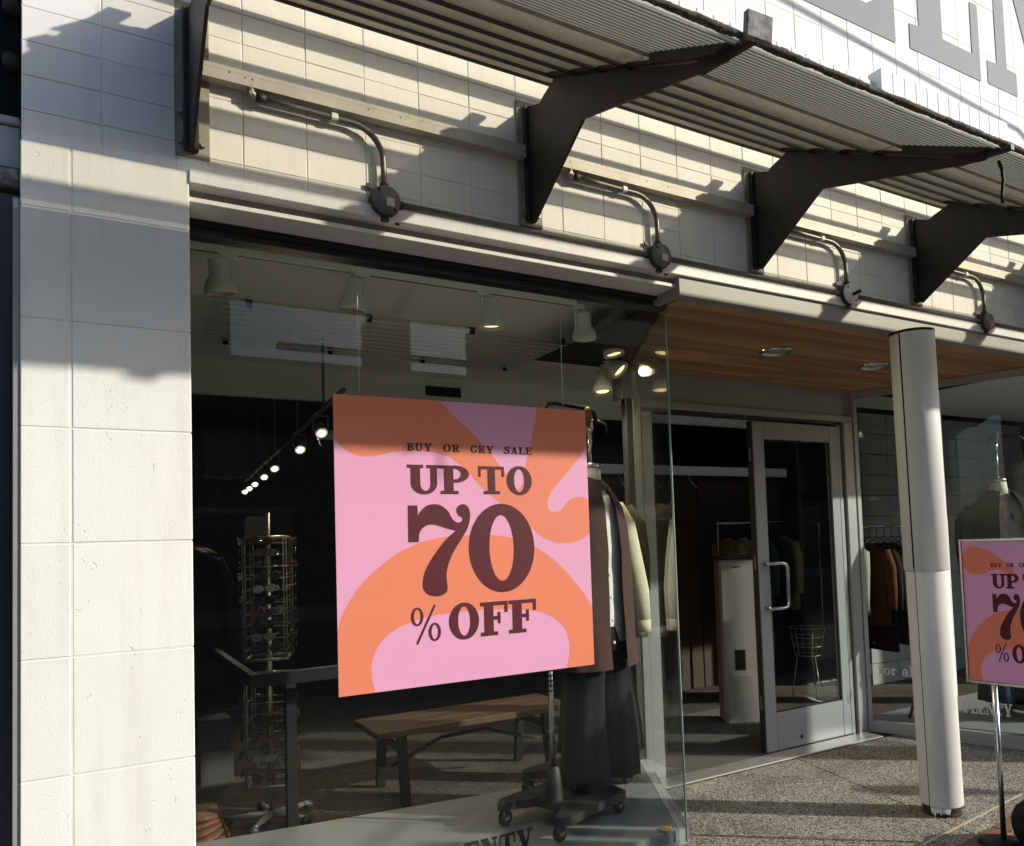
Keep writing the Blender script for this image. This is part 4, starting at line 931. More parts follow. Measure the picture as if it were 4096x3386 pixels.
# ================================================================ INSIDE THE WINDOW
tk = thing('lighting_track', 'grey lighting track along the ceiling just inside the display window', 'lighting track', (.8, .70, 2.70))
G().box(-.90, .92, -.017, .017, -.016, .018, .002).obj('track', M['lamp_grey'], tk)
G().box(-.89, .91, -.006, .006, -.0175, -.0165).obj('slot', M['alu_dark'], tk)
def lamp(loc, rz, tilt, lit, label, group, small=False):
    d = thing('track_lamp', label, 'spotlight', loc, rz, group)
    G().box(-.035, .035, -.014, .014, -.03, -.002, .003).obj('adapter', M['lamp_grey'], d)
    G().box(.012, .020, -.008, .008, -.15, -.03, .002).obj('arm', M['lamp_grey'], d)
    hd = G().lathe([(0, .085), (.030, .083), (.033, .078), (.036, .018), (.052, -.005), (.061, -.03), (.061, -.055), (.056, -.057)], (0, 0, 0), 24).obj('head', M['lamp_grey'], d)
    hd.location = (-.035, 0, -.125); hd.rotation_euler = (tilt[0], tilt[1], 0)
    bl = G().lathe([(.040, -.046), (.025, -.040), (0, -.038)], (0, 0, 0), 20).obj('bulb', M['lamp_on'] if lit else M['lamp_rim'], hd)
    G().lathe([(.0555, -.0555), (.041, -.046)], (0, 0, 0), 20).obj('rim', M['lamp_rim'], hd)
    if lit:
        ld = bpy.data.lights.new('lamp_light', 'SPOT'); ld.energy = 10; ld.spot_size = R(125); ld.spot_blend = .9; ld.color = (1, .82, .55); ld.shadow_soft_size = .03
        lo_ = bpy.data.objects.new('lamp_light', ld); C.objects.link(lo_); lo_.parent = hd; lo_.location = (0, 0, -.062)
    return d
gl = 'track lamps in the display window'
lamp((.055, .70, 2.70), 0, (R(6), R(-8)), False, 'grey track lamp nearest the block pier, unlit', gl)
lamp((.60, .70, 2.70), 0, (R(8), R(4)), False, 'grey track lamp second from the pier, unlit', gl)
lamp((1.20, .70, 2.70), math.pi, (R(-4), R(2)), True, 'grey track lamp third from the pier with warm rim', gl)
lamp((1.735, .70, 2.70), math.pi, (R(-24), R(16)), True, 'grey track lamp at the far end of the track, tilted', gl)
lamp((2.16, 1.02, 2.715), 1.2, (R(-10), R(5)), True, 'warm lit lamp uppermost of the ceiling cluster by the window corner', gl)
lamp((2.33, 1.20, 2.66), .5, (R(-42), R(-10)), True, 'bright yellow lit lamp facing the street by the window corner', gl)
lamp((2.30, 1.28, 2.56), .2, (R(-8), R(4)), True, 'black-rimmed lit lamp lowest of the ceiling cluster', gl)
wg = thing('wire_grid_panel', 'long white wire grid panel hung flat under the display ceiling', 'wire grid', (1.15, 1.75, 2.685))
for k in range(10): G().tube([(-1.03, -.38 + k * .085, 0), (.98, -.38 + k * .085, 0)], .0050, 6).obj('wire', M['wire'], wg)
for k in range(16): G().tube([(-1.02 + k * .133, -.385, .006), (-1.02 + k * .133, .39, .006)], .0030, 6).obj('wire', M['wire'], wg)
for x in (-.9, -.3, .3, .9):
    for y in (-.38, .385): G().box(x - .015, x + .015, y - .008, y + .008, -.006, .03).obj('clip', M['black'], wg)
vn = thing('air_vent', 'black slatted air vent in the drop of the display ceiling', 'vent', (1.83, 2.695, 2.62))
G().box(-.14, .14, -.004, .004, -.035, .035).obj('back', M['dark_gap'], vn)
for k in range(11): G().box(-.135 + k * .0265, -.128 + k * .0265, -.012, -.0045, -.033, .033).obj('slat', M['black'], vn)

# inner track with a receding row of lit spots
it = thing('lighting_track', 'long grey track with lit spots running back into the dark shop', 'lighting track', (.9, 4.4, 2.30), world=True)
p0, p1 = Vector((.70, 1.35, 2.30)), Vector((1.16, 7.3, 2.30))
G().tube([p0, p1], .016, 6).obj('track', M['shop_wall_grey'], it)
for y in (1.9, 2.9, 4.1, 5.4): 
    q = p0 + (p1 - p0) * ((y - p0.y) / (p1.y - p0.y)); G().tube([q, (q.x, q.y, 2.95 if y > 2.76 else 2.72)], .008, 6).obj('rod', M['shop_wall_grey'], it)
for i, (x, y) in enumerate(((.76, 2.05), (.82, 2.85), (.91, 4.14), (.97, 4.9), (1.03, 5.7), (1.07, 6.25), (1.10, 6.7))):
    d = thing('spot_lamp', ['lit spot lamp nearest the window on the inner track', 'lit spot lamp second from the window on the inner track', 'lit spot lamp third from the window on the inner track', 'lit spot lamp fourth along the inner track', 'lit spot lamp fifth along the inner track', 'small lit spot lamp sixth along the inner track', 'small lit spot lamp at the dark end of the inner track'][i], 'spotlight', (x, y, 2.29), group='lit spots on the inner track')
    for sx in (-.045, .045): G().box(sx - .004, sx + .004, -.006, .006, -.10, -.005).obj('fork', M['shop_wall_grey'], d)
    G().box(-.049, .049, -.006, .006, -.012, -.003).obj('yoke', M['shop_wall_grey'], d)
    hd = G().lathe([(0, .05), (.034, .045), (.037, -.03), (.035, -.035)], (0, 0, 0), 16).obj('can', M['shop_wall_grey'], d); hd.location = (0, 0, -.095); hd.rotation_euler = (R(-50), 0, 0)
    G().lathe([(.020, -.036), (.012, -.040), (0, -.042)], (0, 0, 0), 16).obj('bulb', M['spot_on'], hd)
    if i < 4:
        ld = bpy.data.lights.new('spot_light', 'SPOT'); ld.energy = 10; ld.spot_size = R(110); ld.spot_blend = .9; ld.color = (1, .87, .65); ld.shadow_soft_size = .03
        lo_ = bpy.data.objects.new('spot_light', ld); C.objects.link(lo_); lo_.parent = hd; lo_.location = (0, 0, -.05)
dc = thing('dome_camera', 'small dark dome camera under the shop ceiling beside the spots', 'camera', (.86, 2.3, 2.17))
G().lathe([(0, .06), (.055, .06), (.055, .01), (.045, 0)], (0, 0, 0), 20).obj('housing', M['pedestal'], dc)
G().lathe([(.044, 0), (.040, -.025), (.02, -.042), (0, -.045)], (0, 0, 0), 20).obj('dome', M['black'], dc)

# spectacle spinner
sp = thing('spectacle_spinner', 'tall chrome and black spinner rack of sunglasses behind the window', 'display rack', (.43, 1.95, 0.0))
G().tube([(0, 0, .05), (0, 0, 1.70)], .018, 12).obj('post', M['chrome'], sp)
for k in range(5):
    a = R(20 + 72 * k); G().tube([(0, 0, .05), (.24 * math.cos(a), .24 * math.sin(a), .045)], [.02, .012], 8).obj('foot', M['alu'], sp)
    G().lathe([(0, -.012), (.028, -.012), (.028, .012), (0, .012)], (.23 * math.cos(a), .23 * math.sin(a) , .030), 12, 'y').obj('caster', M['black_rubber'], sp)
def tier(z0, z1, nrow):
    for a in range(4):
        c, s_ = math.cos(R(a * 90 + 28)), math.sin(R(a * 90 + 28)); x, y = .15 * c, .15 * s_
        G().tube([(x, y, z0), (x, y, z1)], .0035, 6).obj('upright', M['rack_wire'], sp)
        G().tube([(x + .02 * s_, y - .02 * c, z0), (x + .02 * s_, y - .02 * c, z1)], .0035, 6).obj('upright', M['rack_wire'], sp)
    for z in (z0, z1):
        for a in range(4):
            p = [Vector((.15 * math.cos(R(q)), .15 * math.sin(R(q)), z)) for q in (a * 90 + 28, a * 90 + 118)]
            G().tube(p, .009, 6).obj('crossbar', M['rack_wire'], sp)
    for r in range(nrow):
        z = z0 + .05 + (z1 - z0 - .08) * r / (nrow - 1)
        for a in range(4):
            p = [Vector((.15 * math.cos(R(q)), .15 * math.sin(R(q)), z)) for q in (a * 90 + 28, a * 90 + 118)]
            G().tube(p, .0024, 5).obj('shelf_wire', M['rack_wire'], sp)
tier(.90, 1.56, 10); tier(.22, .80, 6)
G().box(-.12, .0, -.012, 0, 1.57, 1.68).obj('mirror', M['alu_dark'], sp)
gg = G()
for sx in (-1, 1):
    gg.tube([(sx * .033 + .026 * math.cos(R(a)), -.012, .018 * math.sin(R(a))) for a in range(0, 361, 30)], .0028, 6, False)
    gg.lathe([(0, -.012), (.024, -.012)], (sx * .033, 0, 0), 12, 'y')
    gg.tube([(sx * .060, -.012, .008), (sx * .064, .05, .008), (sx * .060, .11, -.012)], .0022, 5)
gg.tube([(-.008, -.012, .006), (.008, -.012, .006)], .0025, 5)
gme = gg.me(); gme.materials.append(mat('black_frames', (.012, .012, .013), .15, spec=.7))
gme2 = gme.copy(); gme2.materials.clear(); gme2.materials.append(mat('amber_frames', (.09, .045, .02), .25)); 
gme3 = gme.copy(); gme3.materials.clear(); gme3.materials.append(mat('steel_frames', (.35, .35, .36), .3, .6))
for t, (z0, z1, nr) in enumerate(((.90, 1.56, 10), (.22, .80, 6))):
    for r in range(nr):
        z = z0 + .062 + (z1 - z0 - .08) * r / (nr - 1)
        for a in range(4):
            if random.random() < .07: continue
            q = R(a * 90 + 73 + random.uniform(-8, 8)); rad = .135
            o = bpy.data.objects.new('sunglasses', random.choice([gme, gme, gme2, gme3])); C.objects.link(o)
            o.location = (.43 + rad * math.cos(q), 1.95 + rad * math.sin(q), z); o.rotation_euler = (random.uniform(-.15, .15), random.uniform(-.1, .1), q + math.pi / 2)
            tag(o, ('sunglasses on the upper tier of the spinner rack' if t == 0 else 'sunglasses on the lower tier of the spinner rack'), 'sunglasses', 'upper tier sunglasses' if t == 0 else 'lower tier sunglasses')
# black display frame, bench, cartons
bf = thing('display_frame', 'black square-tube display frame beside the sunglasses spinner', 'display frame', (.40, 1.5, 0))
G().box(-.20, -.165, -.28, 2.4, .86, .92, .002).obj('rail', M['black'], bf)
G().box(-.20, .45, -.31, -.275, .86, .92, .002).obj('rail', M['black'], bf)
G().box(.0, .05, -.10, -.05, .012, .858, .002).obj('post', M['black'], bf)
G().box(-.06, .11, -.15, .0, 0, .011, .002).obj('foot_plate', M['black'], bf)
bn = thing('bench', 'low bench of pale planks on black metal legs inside the window', 'bench', (1.55, 1.98, 0))
for k in range(3): G().box(-.58, .72, -.22 + k * .15, -.075 + k * .15, .395, .435, .004).obj('plank', M['table_wood'], bn)
for x in (-.42, .55):
    for y in (-.17, .17): G().prism([(y - .025, .394), (y + .025, .394), (y * 1.35 + .02, 0), (y * 1.35 - .02, 0)], 'x', x - .025, x + .025).obj('leg', M['black'], bn)
    G().box(x - .02, x + .02, -.16, .16, .30, .33).obj('stretcher', M['black'], bn)
G().tube([(-.42, 0, .18), (-.1, 0, .30), (.2, 0, .31), (.55, 0, .20)], .012, 8).obj('brace', M['black'], bn)
for i, (x, y, s_) in enumerate(((.28, 3.0, .22), (.27, 3.0, .19))):
    b = tag(G().box(-.10, .10, -.10, .10, 0, s_, .004).obj('storage_box', M['shop_dark_grey'], None), ['grey storage box on the floor under the hanging clothes', 'grey storage box resting on top of another box'][i], 'box'); b.location = (x, y, .002 + i * .2225)
bl_ = G()
for k in range(7):
    rr_ = [(.16 * math.cos(a) * (1 - .06 * k), .20 * math.sin(a) * (1 - .05 * k), .006 + .028 * k + .01 * math.sin(3 * a + k)) for a in [2 * math.pi * i / 18 for i in range(18)]]
    bl_.loft([rr_, [(p[0] * 1.02, p[1] * 1.02, p[2] + .014) for p in rr_], [(p[0], p[1], p[2] + .024) for p in rr_]])
bk = tag(bl_.obj('folded_blanket', M['brown_leather'], None), 'pile of rust-brown folded cloth low by the pier', 'blanket'); bk.location = (.03, 1.72, 0)
ct = tag(G().box(-.03, .03, -.018, .018, 0, .012, .002).obj('small_carton', M['kraft'], None), 'small tan printed carton on the platform at the glass corner', 'carton'); ct.location = (1.825, .262, .152); ct.rotation_euler = (0, 0, .5)

# hung garments
def ring(cx, cy_, z, rx, ry, n=28, amp=0.0, k=7, ph=0.0, p=1.0):
    o = []
    for i in range(n):
        a = 2 * math.pi * i / n; f = 1 + amp * math.sin(k * a + ph); c, s_ = math.cos(a), math.sin(a)
        o.append((cx + rx * f * math.copysign(abs(c) ** p, c), cy_ + ry * f * math.copysign(abs(s_) ** p, s_), z))
    return o
def garment_mesh(L, w=.21, d=.035, seed=0):
    rn = random.Random(seed); rs = [ring(0, 0, 0.0, .045, .028), ring(0, 0, -.02, .075, d * .7), ring(0, 0, -.06, w * .86, d), ring(0, 0, -.10, w, d * 1.1)]
    for k in range(1, 7): rs.append(ring(rn.uniform(-.006, .006), 0, -.10 - (L - .1) * k / 6, w * (.92 + .05 * rn.random()), d * (1.0 + .3 * rn.random()), amp=.05 + .02 * k, k=7, ph=rn.random() * 6))
    g = G().loft(rs)
    for sx in (-1, 1):
        g.tube([(sx * w * .85, 0, -.075), (sx * (w + .03), .005, -.22), (sx * (w + .045), .01, -.40), (sx * (w + .04), .012, -min(L, .58))], [.05, .05, .043, .034], 10)
    return g.me()
def hanger(parent):
    G().tube([(0, 0, .12), (.018, 0, .135), (.012, 0, .155), (-.008, 0, .158), (-.014, 0, .145)], .0022, 5).obj('hook', M['chrome'], parent)
    G().tube([(0, 0, .12), (0, 0, .05), (-.10, 0, .012), (-.185, 0, -.03)], .004, 5).obj('hanger', M['table_wood'], parent)
    G().tube([(0, 0, .05), (.10, 0, .012), (.185, 0, -.03)], .004, 5).obj('hanger', M['table_wood'], parent)
def garments(spec, grp):
    for i, (x, y, z, rz, L, m, lab) in enumerate(spec):
        g = thing('hanging_garment', lab, 'garment', (x, y, z), rz, grp)
        link('cloth', garment_mesh(L, seed=i + 3), M[m], g); hanger(g)
cr = thing('clothes_rail', 'chrome clothes rail behind the glass of the right-hand window', 'clothes rail', (5.65, 1.93, 0))
G().tube([(-.38, .12, 1.53), (.62, -.16, 1.53)], .013, 10).obj('rail', M['chrome'], cr)
for x, y in ((-.37, .118), (.61, -.158)): G().tube([(x, y, 0), (x, y, 1.53)], .012, 8).obj('upright', M['chrome'], cr)
cols = [('sage', 'pale sage long-sleeved top at the near end of the clothes rail'), ('rust_cloth', 'rust-brown garment beside the sage top'), ('dark_maroon', 'dark maroon garment in the middle of the clothes rail'), ('navy', 'navy garment with cords on the clothes rail'), ('corduroy', 'brown checked garment on the clothes rail'), ('cream', 'pale cream top toward the far end of the clothes rail'), ('teal', 'teal garment at the far end of the clothes rail')]
ln = [.62, .72, .95, .80, .90, .66, .75]
sp_ = []
for i, (m, lab) in enumerate(cols):
    t = .06 + i * .075; sp_.append((5.45 + t * 1.0, 2.00 - t * .28, 1.385, R(75 + random.uniform(-8, 8)) if i not in (0,) else R(40), ln[i], m, lab))
garments(sp_, 'clothes on the right-hand rail')
cr2 = thing('clothes_rail', 'dark clothes rail against the left wall deep in the shop', 'clothes rail', (.10, 3.2, 0))
G().tube([(0, -.5, 1.66), (0, 1.6, 1.66)], .013, 8).obj('rail', M['black'], cr2)
for y in (-.48, 1.58): G().tube([(0, y, 0), (0, y, 1.66)], .012, 8).obj('upright', M['black'], cr2)
garments([(.10, 2.85 + i * .16, 1.515, R(random.uniform(-10, 10)), .95, m, lab) for i, (m, lab) in enumerate((('black_cloth', 'long black garment nearest the window on the left rail'), ('navy', 'long navy garment second on the left rail'), ('black_cloth', 'long black garment third on the left rail'), ('dark_maroon', 'long dark maroon garment at the back of the left rail')))], 'dark clothes on the left rail')
cr3 = thing('clothes_rail', 'clothes rail seen through the closed glass door', 'clothes rail', (5.6, 3.2, 0))
G().tube([(-.7, 0, 1.62), (.8, 0, 1.62)], .013, 8).obj('rail', M['chrome'], cr3)
for x in (-.68, .78): G().tube([(x, 0, 0), (x, 0, 1.62)], .012, 8).obj('upright', M['chrome'], cr3)
garments([(5.05 + i * .2, 3.2, 1.475, R(80 + random.uniform(-12, 12)), .75, m, lab) for i, (m, lab) in enumerate((('tan', 'tan garment on the rail behind the glass door'), ('cream', 'cream garment on the rail behind the glass door'), ('teal', 'dark teal garment on the rail behind the glass door'), ('navy', 'navy garment on the rail behind the glass door'), ('sage', 'sage garment on the rail behind the glass door')))], 'clothes behind the door')

# sale rail added on the pavement, just out of view, to shade the foot of the window
cr4 = thing('clothes_rail', 'chrome sale clothes rail added out of view on the pavement to shade the window foot', 'clothes rail', (3.05, -1.55, 0))
ua, ub = Vector((-.55, -.62, 0)), Vector((.60, .50, 0))
G().tube([ua + Vector((0, 0, 1.62)), ub + Vector((0, 0, 1.62))], .014, 8).obj('rail', M['chrome'], cr4)
for p in (ua, ub):
    G().tube([p, p + Vector((0, 0, 1.62))], .013, 8).obj('upright', M['chrome'], cr4)
    G().tube([p + Vector((.25, -.2, .03)), p + Vector((-.25, .2, .03))], .013, 8).obj('foot', M['chrome'], cr4)
dk = ['black', 'navy', 'rust-brown', 'teal', 'olive', 'tan', 'dark maroon', 'sage green', 'brown corduroy']
garments([(3.05 + ua.x + (ub.x - ua.x) * (i + .5) / 9, -1.55 + ua.y + (ub.y - ua.y) * (i + .5) / 9, 1.475, R(-40 + random.uniform(-15, 15)), .98, m, dk[i] + ' garment hung on the added out-of-view sale rail') for i, m in enumerate(('black_cloth', 'navy', 'rust_cloth', 'teal', 'olive', 'tan', 'dark_maroon', 'sage', 'corduroy'))], 'clothes on the added shading rail')

# rolling stands with hung dress forms
def stand(loc, rz, label, arm=.30, H=2.02):
    s = thing('form_stand', label, 'form stand', loc, rz, 'rolling dress-form stands')
    G().prism([(-.26, -.18), (-.20, -.22), (.24, -.20), (.27, -.12), (.27, .12), (.24, .20), (-.20, .22), (-.26, .18), (-.10, .08), (-.10, -.08)], 'z', .075, .115).obj('base', M['black_rubber'], s)
    G().lathe([(.045, .115), (.038, .20), (.030, .26), (.022, .27)], (-.06, 0, 0), 16).obj('socket', M['black_rubber'], s)
    for x, y in ((-.22, -.17), (-.22, .17), (.23, -.16), (.23, .16)):
        c_ = G().lathe([(0, -.014), (.034, -.014), (.038, -.008), (.038, .008), (.034, .014), (0, .014)], (x, y, .040), 18, 'y').obj('caster', M['black_rubber'], s)
        G().lathe([(0, -.016), (.014, -.016), (.014, .016), (0, .016)], (x, y, .040), 10, 'y').obj('hub', M['bolt'], c_)
        G().box(x - .012, x + .012, y - .02, y + .02, .045, .078, .003).obj('fork', M['black'], s)
    G().tube([(-.06, 0, .24), (-.06, 0, 1.0)], .014, 12).obj('pole', M['chrome'], s)
    G().tube([(-.06, 0, 1.0), (-.06, 0, H - .12), (-.05, 0, H - .05), (-.01, 0, H - .01), (.05, 0, H), (arm, 0, H), (arm + .05, 0, H - .012), (arm + .07, 0, H - .06)], .011, 10).obj('crane_arm', M['black'], s)
    for k in range(14): G().lathe([(.0155, .62 + k * .024), (.0155, .628 + k * .024)], (-.06, 0, 0), 10).obj('pole_ring', M['black'], s)
    return s
def neck(f, z, H):
    G().tube([(0, 0, z), (0, 0, H - .02)], .0065, 8).obj('rod', M['chrome'], f)
    G().tube([(0, 0, H - .06), (0, 0, H + .01)], .012, 10).obj('collet', M['chrome'], f)
    G().lathe([(.010, H + .01), (.020, H + .03), (.022, H + .055), (.018, H + .075), (.020, H + .082), (.012, H + .10), (0, H + .105)], (0, 0, 0), 16).obj('knob', M['brass_wood'], f)
    G().loft([ring(0, 0, z, .052, .055), ring(0, 0, z + .012, .054, .057), ring(0, 0, z + .026, .050, .053)]).obj('neck_cap', M['chrome'], f)
    G().loft([ring(0, 0, z - .12, .075, .066), ring(0, 0, z - .05, .058, .056), ring(0, 0, z - .001, .052, .054)]).obj('neck_block', M['form_white'], f)
def torso_rings(z0, z1, flare=1.0, amp=.03, seed=1, w=.20, d=.125):
    rn = random.Random(seed); n = 9; rs = []
    for k in range(n):
        t = k / (n - 1); z = z1 + (z0 - z1) * t
        sh = min(1.0, .42 + 3.4 * t) if t < .18 else 1.0
        rs.append(ring(rn.uniform(-.004, .004), 0, z, w * sh * (1 + (flare - 1) * t), d * (sh ** .5) * (1 + (flare - 1) * t) * (1.06 if .1 < t < .4 else 1), 36, amp * t, 8, rn.random() * 6, .85))
    return rs
def sleeve(sx, z, m, f, L=.58, cuff=None, w=.19, fwd=0.0, cuffm=None):
    p = [(sx * (w - .03), 0, z), (sx * (w + .035), fwd * .1, z - .10), (sx * (w + .055), fwd * .4, z - .28), (sx * (w + .050), fwd * .8, z - .44), (sx * (w + .040), fwd, z - L)]
    s_ = G().tube(p, [.062, .068, .060, .055, .046], 14).obj('sleeve', M[m], f)
    e = Vector(p[-1]); G().tube([e + Vector((0, 0, .01)), e + Vector((0, fwd * .05, -.05))], [.047, .041], 14).obj('cuff', M[cuffm or m], s_)
def trousers(f, z0, z1, m):
    for sx in (-1, 1):
        rs = []
        for k in range(9):
            t = k / 8; rs.append(ring(sx * (.082 + .035 * t), .012 * math.sin(t * 5 + sx), z1 + (z0 - z1) * t, .088 + .030 * t, .100 + .018 * t, 30, .03 + .06 * t, 7, t * 1.3 + sx))
        G().loft(rs).obj('trouser_leg', M[m], f)
    G().loft([ring(0, 0, z1 - .02, .165, .115), ring(0, 0, z1 + .10, .150, .108)]).obj('waistband', M[m], f)
stand((1.52, .66, .15), R(18), 'black rolling stand with chrome pole under the pale-sleeved form')
stand((1.84, 1.02, .15), R(18), 'black rolling stand by the return glass with the olive jacket')
# form one: brown corduroy overshirt with cream sleeves, white shirt, black trousers
fa = thing('dress_form', 'dress form in brown corduroy overshirt with cream sleeves, white shirt and black trousers', 'dress form', (1.785, .72, .15), R(15))
neck(fa, 1.70, 1.92)
G().loft(torso_rings(.82, 1.60, 1.10, .03, 2, .172, .098)).obj('shirt', M['white_cloth'], fa)
def open_coat(f, name, m, z0, z1, flare, gapa, seed, w, d, amp=.035):
    """coat shell left open along the front"""
    rs = torso_rings(z0, z1, flare, amp, seed, w, d); n = len(rs[0]); keep = [i for i in range(n) if not (abs(((i / n * 360) - 270 + 180) % 360 - 180) < gapa)]
    keep = sorted(keep, key=lambda i: ((i / n * 360) - 270) % 360)
    v = [rs[k][i] for k in range(len(rs)) for i in keep]; q = len(keep)
    fcs = [(k * q + i, k * q + i + 1, (k + 1) * q + i + 1, (k + 1) * q + i) for k in range(len(rs) - 1) for i in range(q - 1)]
    vi = [((x) * .955, (y) * .94, z) for x, y, z in v]; N = len(v)
    fcs += [tuple(N + j for j in reversed(t)) for t in fcs]
    for k in range(len(rs) - 1):
        for i in (0, q - 1): fcs.append((k * q + i, (k + 1) * q + i, N + (k + 1) * q + i, N + k * q + i))
    L_ = len(rs) - 1; fcs += [(L_ * q + i, L_ * q + i + 1, N + L_ * q + i + 1, N + L_ * q + i) for i in range(q - 1)]
    return mk(name, v, fcs, M[m], f, True)
open_coat(fa, 'overshirt', 'corduroy', .70, 1.62, 1.22, 7, 4, .205, .130)
for k in range(6): G().lathe([(0, -.004), (.008, -.004), (.008, 0)], (-.045, -.137 - .004 * k, 1.38 - k * .11), 10, 'y').obj('button', M['form_white'], fa)
G().loft([ring(0, .01, 1.585, .105, .085, p=.9), ring(0, .02, 1.64, .085, .078), ring(0, .022, 1.655, .075, .07)], cap=False).obj('collar', M['corduroy'], fa)
for sx in (-1, 1): sleeve(sx, 1.50, 'cream', fa, .60, w=.205, fwd=-.11)
trousers(fa, .14, .80, 'black_cloth')
# form two: olive jacket with beige sleeves, dark inside, black trousers, bag strap
fb = thing('dress_form', 'dress form in olive jacket with dark collar and black trousers by the return glass', 'dress form', (2.00, 1.03, .15), R(-25))
neck(fb, 1.70, 1.92)
G().loft(torso_rings(.95, 1.60, 1.05, .02, 7, .168, .095)).obj('jumper', M['dark_maroon'], fb)
open_coat(fb, 'jacket', 'olive', .86, 1.62, 1.08, 10, 9, .20, .125)
G().loft([ring(0, .01, 1.58, .11, .088), ring(0, .02, 1.645, .088, .08), ring(0, .022, 1.66, .078, .072)], cap=False).obj('collar', M['dark_maroon'], fb)
for sx in (-1, 1): sleeve(sx, 1.50, 'olive', fb, .66, w=.20, fwd=-.03, cuffm='cream')
trousers(fb, .18, .84, 'black_cloth')
# form in the right-hand window
stand((5.62, .62, .09), R(165), 'black rolling stand in the right-hand window', .22, 2.08)
fc = thing('dress_form', 'dress form in open black jacket over a printed tee in the right-hand window', 'dress form', (5.37, .66, .09), R(-30))
neck(fc, 1.73, 2.02)
G().loft(torso_rings(.90, 1.64, 1.03, .02, 12, .18, .105)).obj('printed_tee', M['print_tee'], fc)
open_coat(fc, 'jacket', 'black_cloth', .86, 1.66, 1.10, 15, 14, .235, .145)
G().loft([ring(0, .02, 1.60, .12, .09), ring(0, .035, 1.67, .095, .082)], cap=False).obj('collar', M['black_cloth'], fc)
for sx in (-1, 1): sleeve(sx, 1.53, 'black_cloth', fc, .62, w=.235, fwd=-.04)
trousers(fc, .14, .84, 'navy')

# deeper in the shop
pd = thing('security_pedestal', 'tall beige plastic pedestal with a small dark window just inside the doorway', 'pedestal', (4.09, 2.12, 0), R(-28))
G().box(-.15, .15, -.09, .09, 0, 1.30, .02).obj('body', M['pedestal'], pd)
G().box(-.155, .155, -.095, .095, 1.301, 1.33, .008).obj('lid', M['shop_wall_brown'], pd)
G().box(-.05, .035, -.0935, -.0905, .42, .58, .004).obj('window', M['black'], pd)
G().prism([(-.12, .0), (.12, .0), (.12, .30), (.08, .38), (-.08, .38), (-.12, .30)], 'y', -.098, -.0905).obj('kick_panel', M['pedestal'], pd)
G().box(-.04, .02, -.0925, -.0905, 1.235, 1.245).obj('slot', M['dark_gap'], pd)
pw = thing('partition', 'brown timber partition with white head rail deep in the doorway', 'partition', (4.8, 3.4, 0))
G().box(-1.1, .05, 0, .06, 0, 2.10, .004).obj('panel', M['shop_wall_brown'], pw)
G().box(.06, 1.2, 0, .06, 0, 2.10, .004).obj('panel', M['shop_wall_brown'], pw)
G().box(-1.3, 1.3, -.05, -.002, 2.11, 2.20, .004).obj('head_rail', M['shop_ceiling'], pw)
for x in (-.95, -.55, -.1): G().tube([(x, -.06, 2.10), (x + .01, -.10, 2.02), (x + .04, -.13, 1.98)], .012, 8).obj('spot_arm', M['bolt'], pw)
op = tag(box('safety_post', 3.33, 3.37, 2.38, 2.42, 0, .9, M['orange_paint'], None, .004), 'narrow orange painted post in the dark doorway', 'post')
bs = thing('wire_basket_stand', 'white wire basket on thin splayed legs behind the closed glass door', 'basket stand', (5.05, 2.25, 0))
for k in range(6):
    a = R(60 * k); G().tube([(.11 * math.cos(a), .11 * math.sin(a), .42), (.15 * math.cos(a), .15 * math.sin(a), .66)], .003, 5).obj('wire', M['rack_wire'], bs)
for r_, z in ((.11, .42), (.125, .5), (.138, .58), (.15, .66)): G().tube([(r_ * math.cos(R(a)), r_ * math.sin(R(a)), z) for a in range(0, 361, 24)], .003, 5, False).obj('wire', M['rack_wire'], bs)
for k in range(3):
    a = R(120 * k + 20); G().tube([(.09 * math.cos(a), .09 * math.sin(a), .42), (.16 * math.cos(a), .16 * math.sin(a), 0)], .004, 5).obj('leg', M['rack_wire'], bs)
ck = thing('wall_clock', 'round white clock hung deep in the shop behind the door glass', 'clock', (6.1, 3.9, 1.95))
G().lathe([(0, -.02), (.12, -.02), (.13, -.01), (.13, 0), (0, 0)], (0, 0, 0), 28, 'y').obj('face', M['white_vinyl'], ck)
G().box(-.004, .004, -.026, -.022, -.01, .08).obj('hand', M['black'], ck); G().box(-.06, .01, -.026, -.022, -.004, .004).obj('hand', M['black'], ck)
ci = thing('interior_column', 'square pale column standing inside the right-hand window', 'column', (5.95, 1.62, 0))
G().box(-.11, .11, -.11, .11, 0, 2.72, .006).obj('shaft', M['shop_ceiling'], ci)
bw = thing('block_wall', 'grey painted block wall behind the form in the right-hand window', 'wall', (7.3, 2.4, 0), world=True)
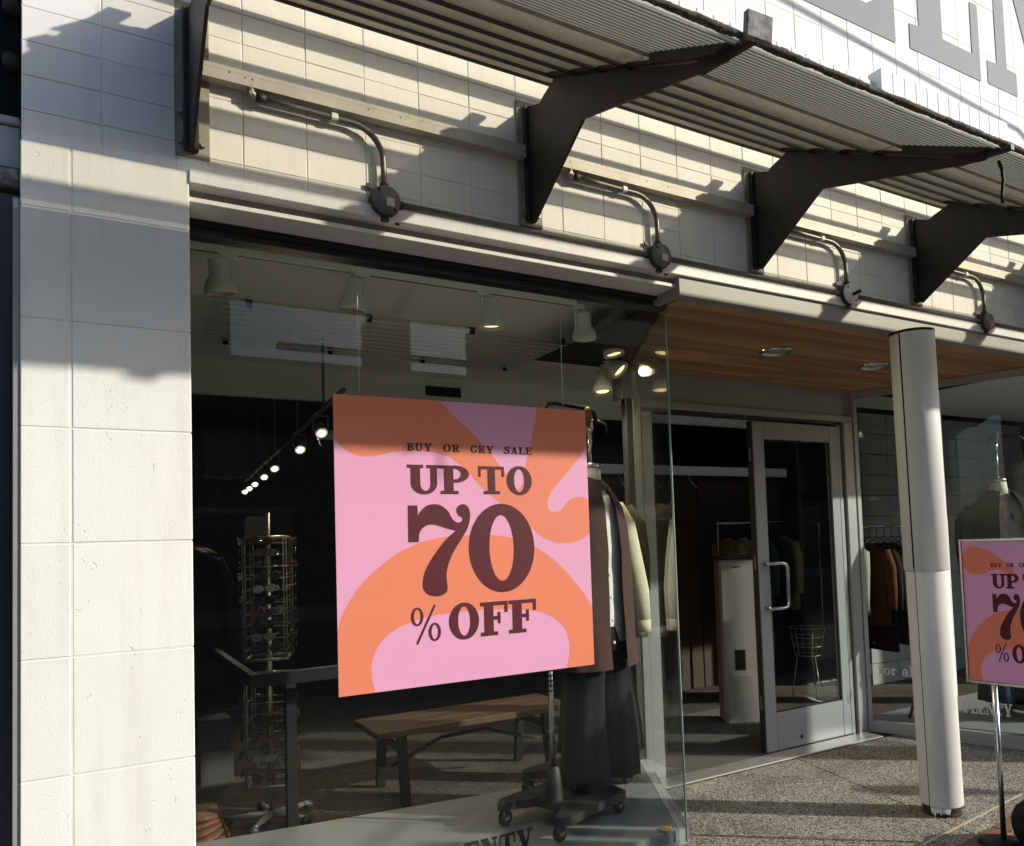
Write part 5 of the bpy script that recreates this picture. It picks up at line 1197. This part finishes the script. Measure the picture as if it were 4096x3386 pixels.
box('backing', 6.1, 9.0, 2.42, 2.52, 0, 2.72, M['dark_gap'], bw)
for r in range(13):
    for c in range(7): G().box(6.1 + c * .41 + .003, 6.1 + c * .41 + .407, 2.40, 2.43, r * .205 + .003, r * .205 + .202, .003).obj('block', M['grey_block'], bw)
rs_ = thing('sale_notice', 'small dim red sale notice hanging deep behind the right-hand glass', 'notice', (6.22, 2.9, 1.52))
G().box(0, .24, 0, .004, 0, .44).obj('card', mat('dim_red', (.22, .03, .03), .6), rs_)
for i, c in enumerate('UP'): letter(c, .05 + i * .075, .33, .115 + i * .075, .39, M['maroon'], rs_, .001, 'letter', -.0005)
letter('T', .04, .14, .11, .29, M['maroon'], rs_, .001, 'letter', -.0005); letter('O', .12, .14, .20, .29, M['maroon'], rs_, .001, 'letter', -.0005)
cb = tag(G().tube([(0, 0, .006), (.02, -.02, .10), (.07, -.05, .15), (.13, -.09, .14), (.16, -.12, .06), (.155, -.12, .03)], .011, 8).obj('power_lead', M['black_rubber'], None), 'looped black power lead on the platform behind the right-hand glass', 'power lead'); cb.location = (4.80, 1.10, .09)

# pale strip and a few red edging bricks let into the paving by the sign
ps = tag(G().prism([(2.60, -.305), (2.602, -.292), (4.30, -.085), (4.30, -.098)], 'z', -.01, .004).obj('paving_strip', M['white_vinyl'], None), 'thin pale strip let into the paving beside the sign stand', 'strip')
ps.data.materials[0] = mat('pale_strip', (.55, .47, .36), .8, var=(60, .9, (.25, .2, .15)))
be = thing('brick_edging', 'row of worn red edging bricks in the paving under the sign stand', 'edging', (3.2, -.40, 0))
for k in range(6):
    for r in range(2):
        b_ = G().box(-.098, .098, -.046, .046, -.01, .005, .003).obj('brick', mat('edging_brick', (.19, .09, .06), .9, var=(40, .8, (.11, .06, .045)), bump=(90, .5, 2)) if (k, r) == (0, 0) else None, be)
        if (k, r) != (0, 0): b_.data.materials.append(bpy.data.materials['edging_brick'])
        b_.location = (-.30 + k * .202 + (.1 if r else 0), -.02 - r * .098 + (k * .202) * .12, random.uniform(-.001, .001)); b_.rotation_euler = (0, 0, R(7))
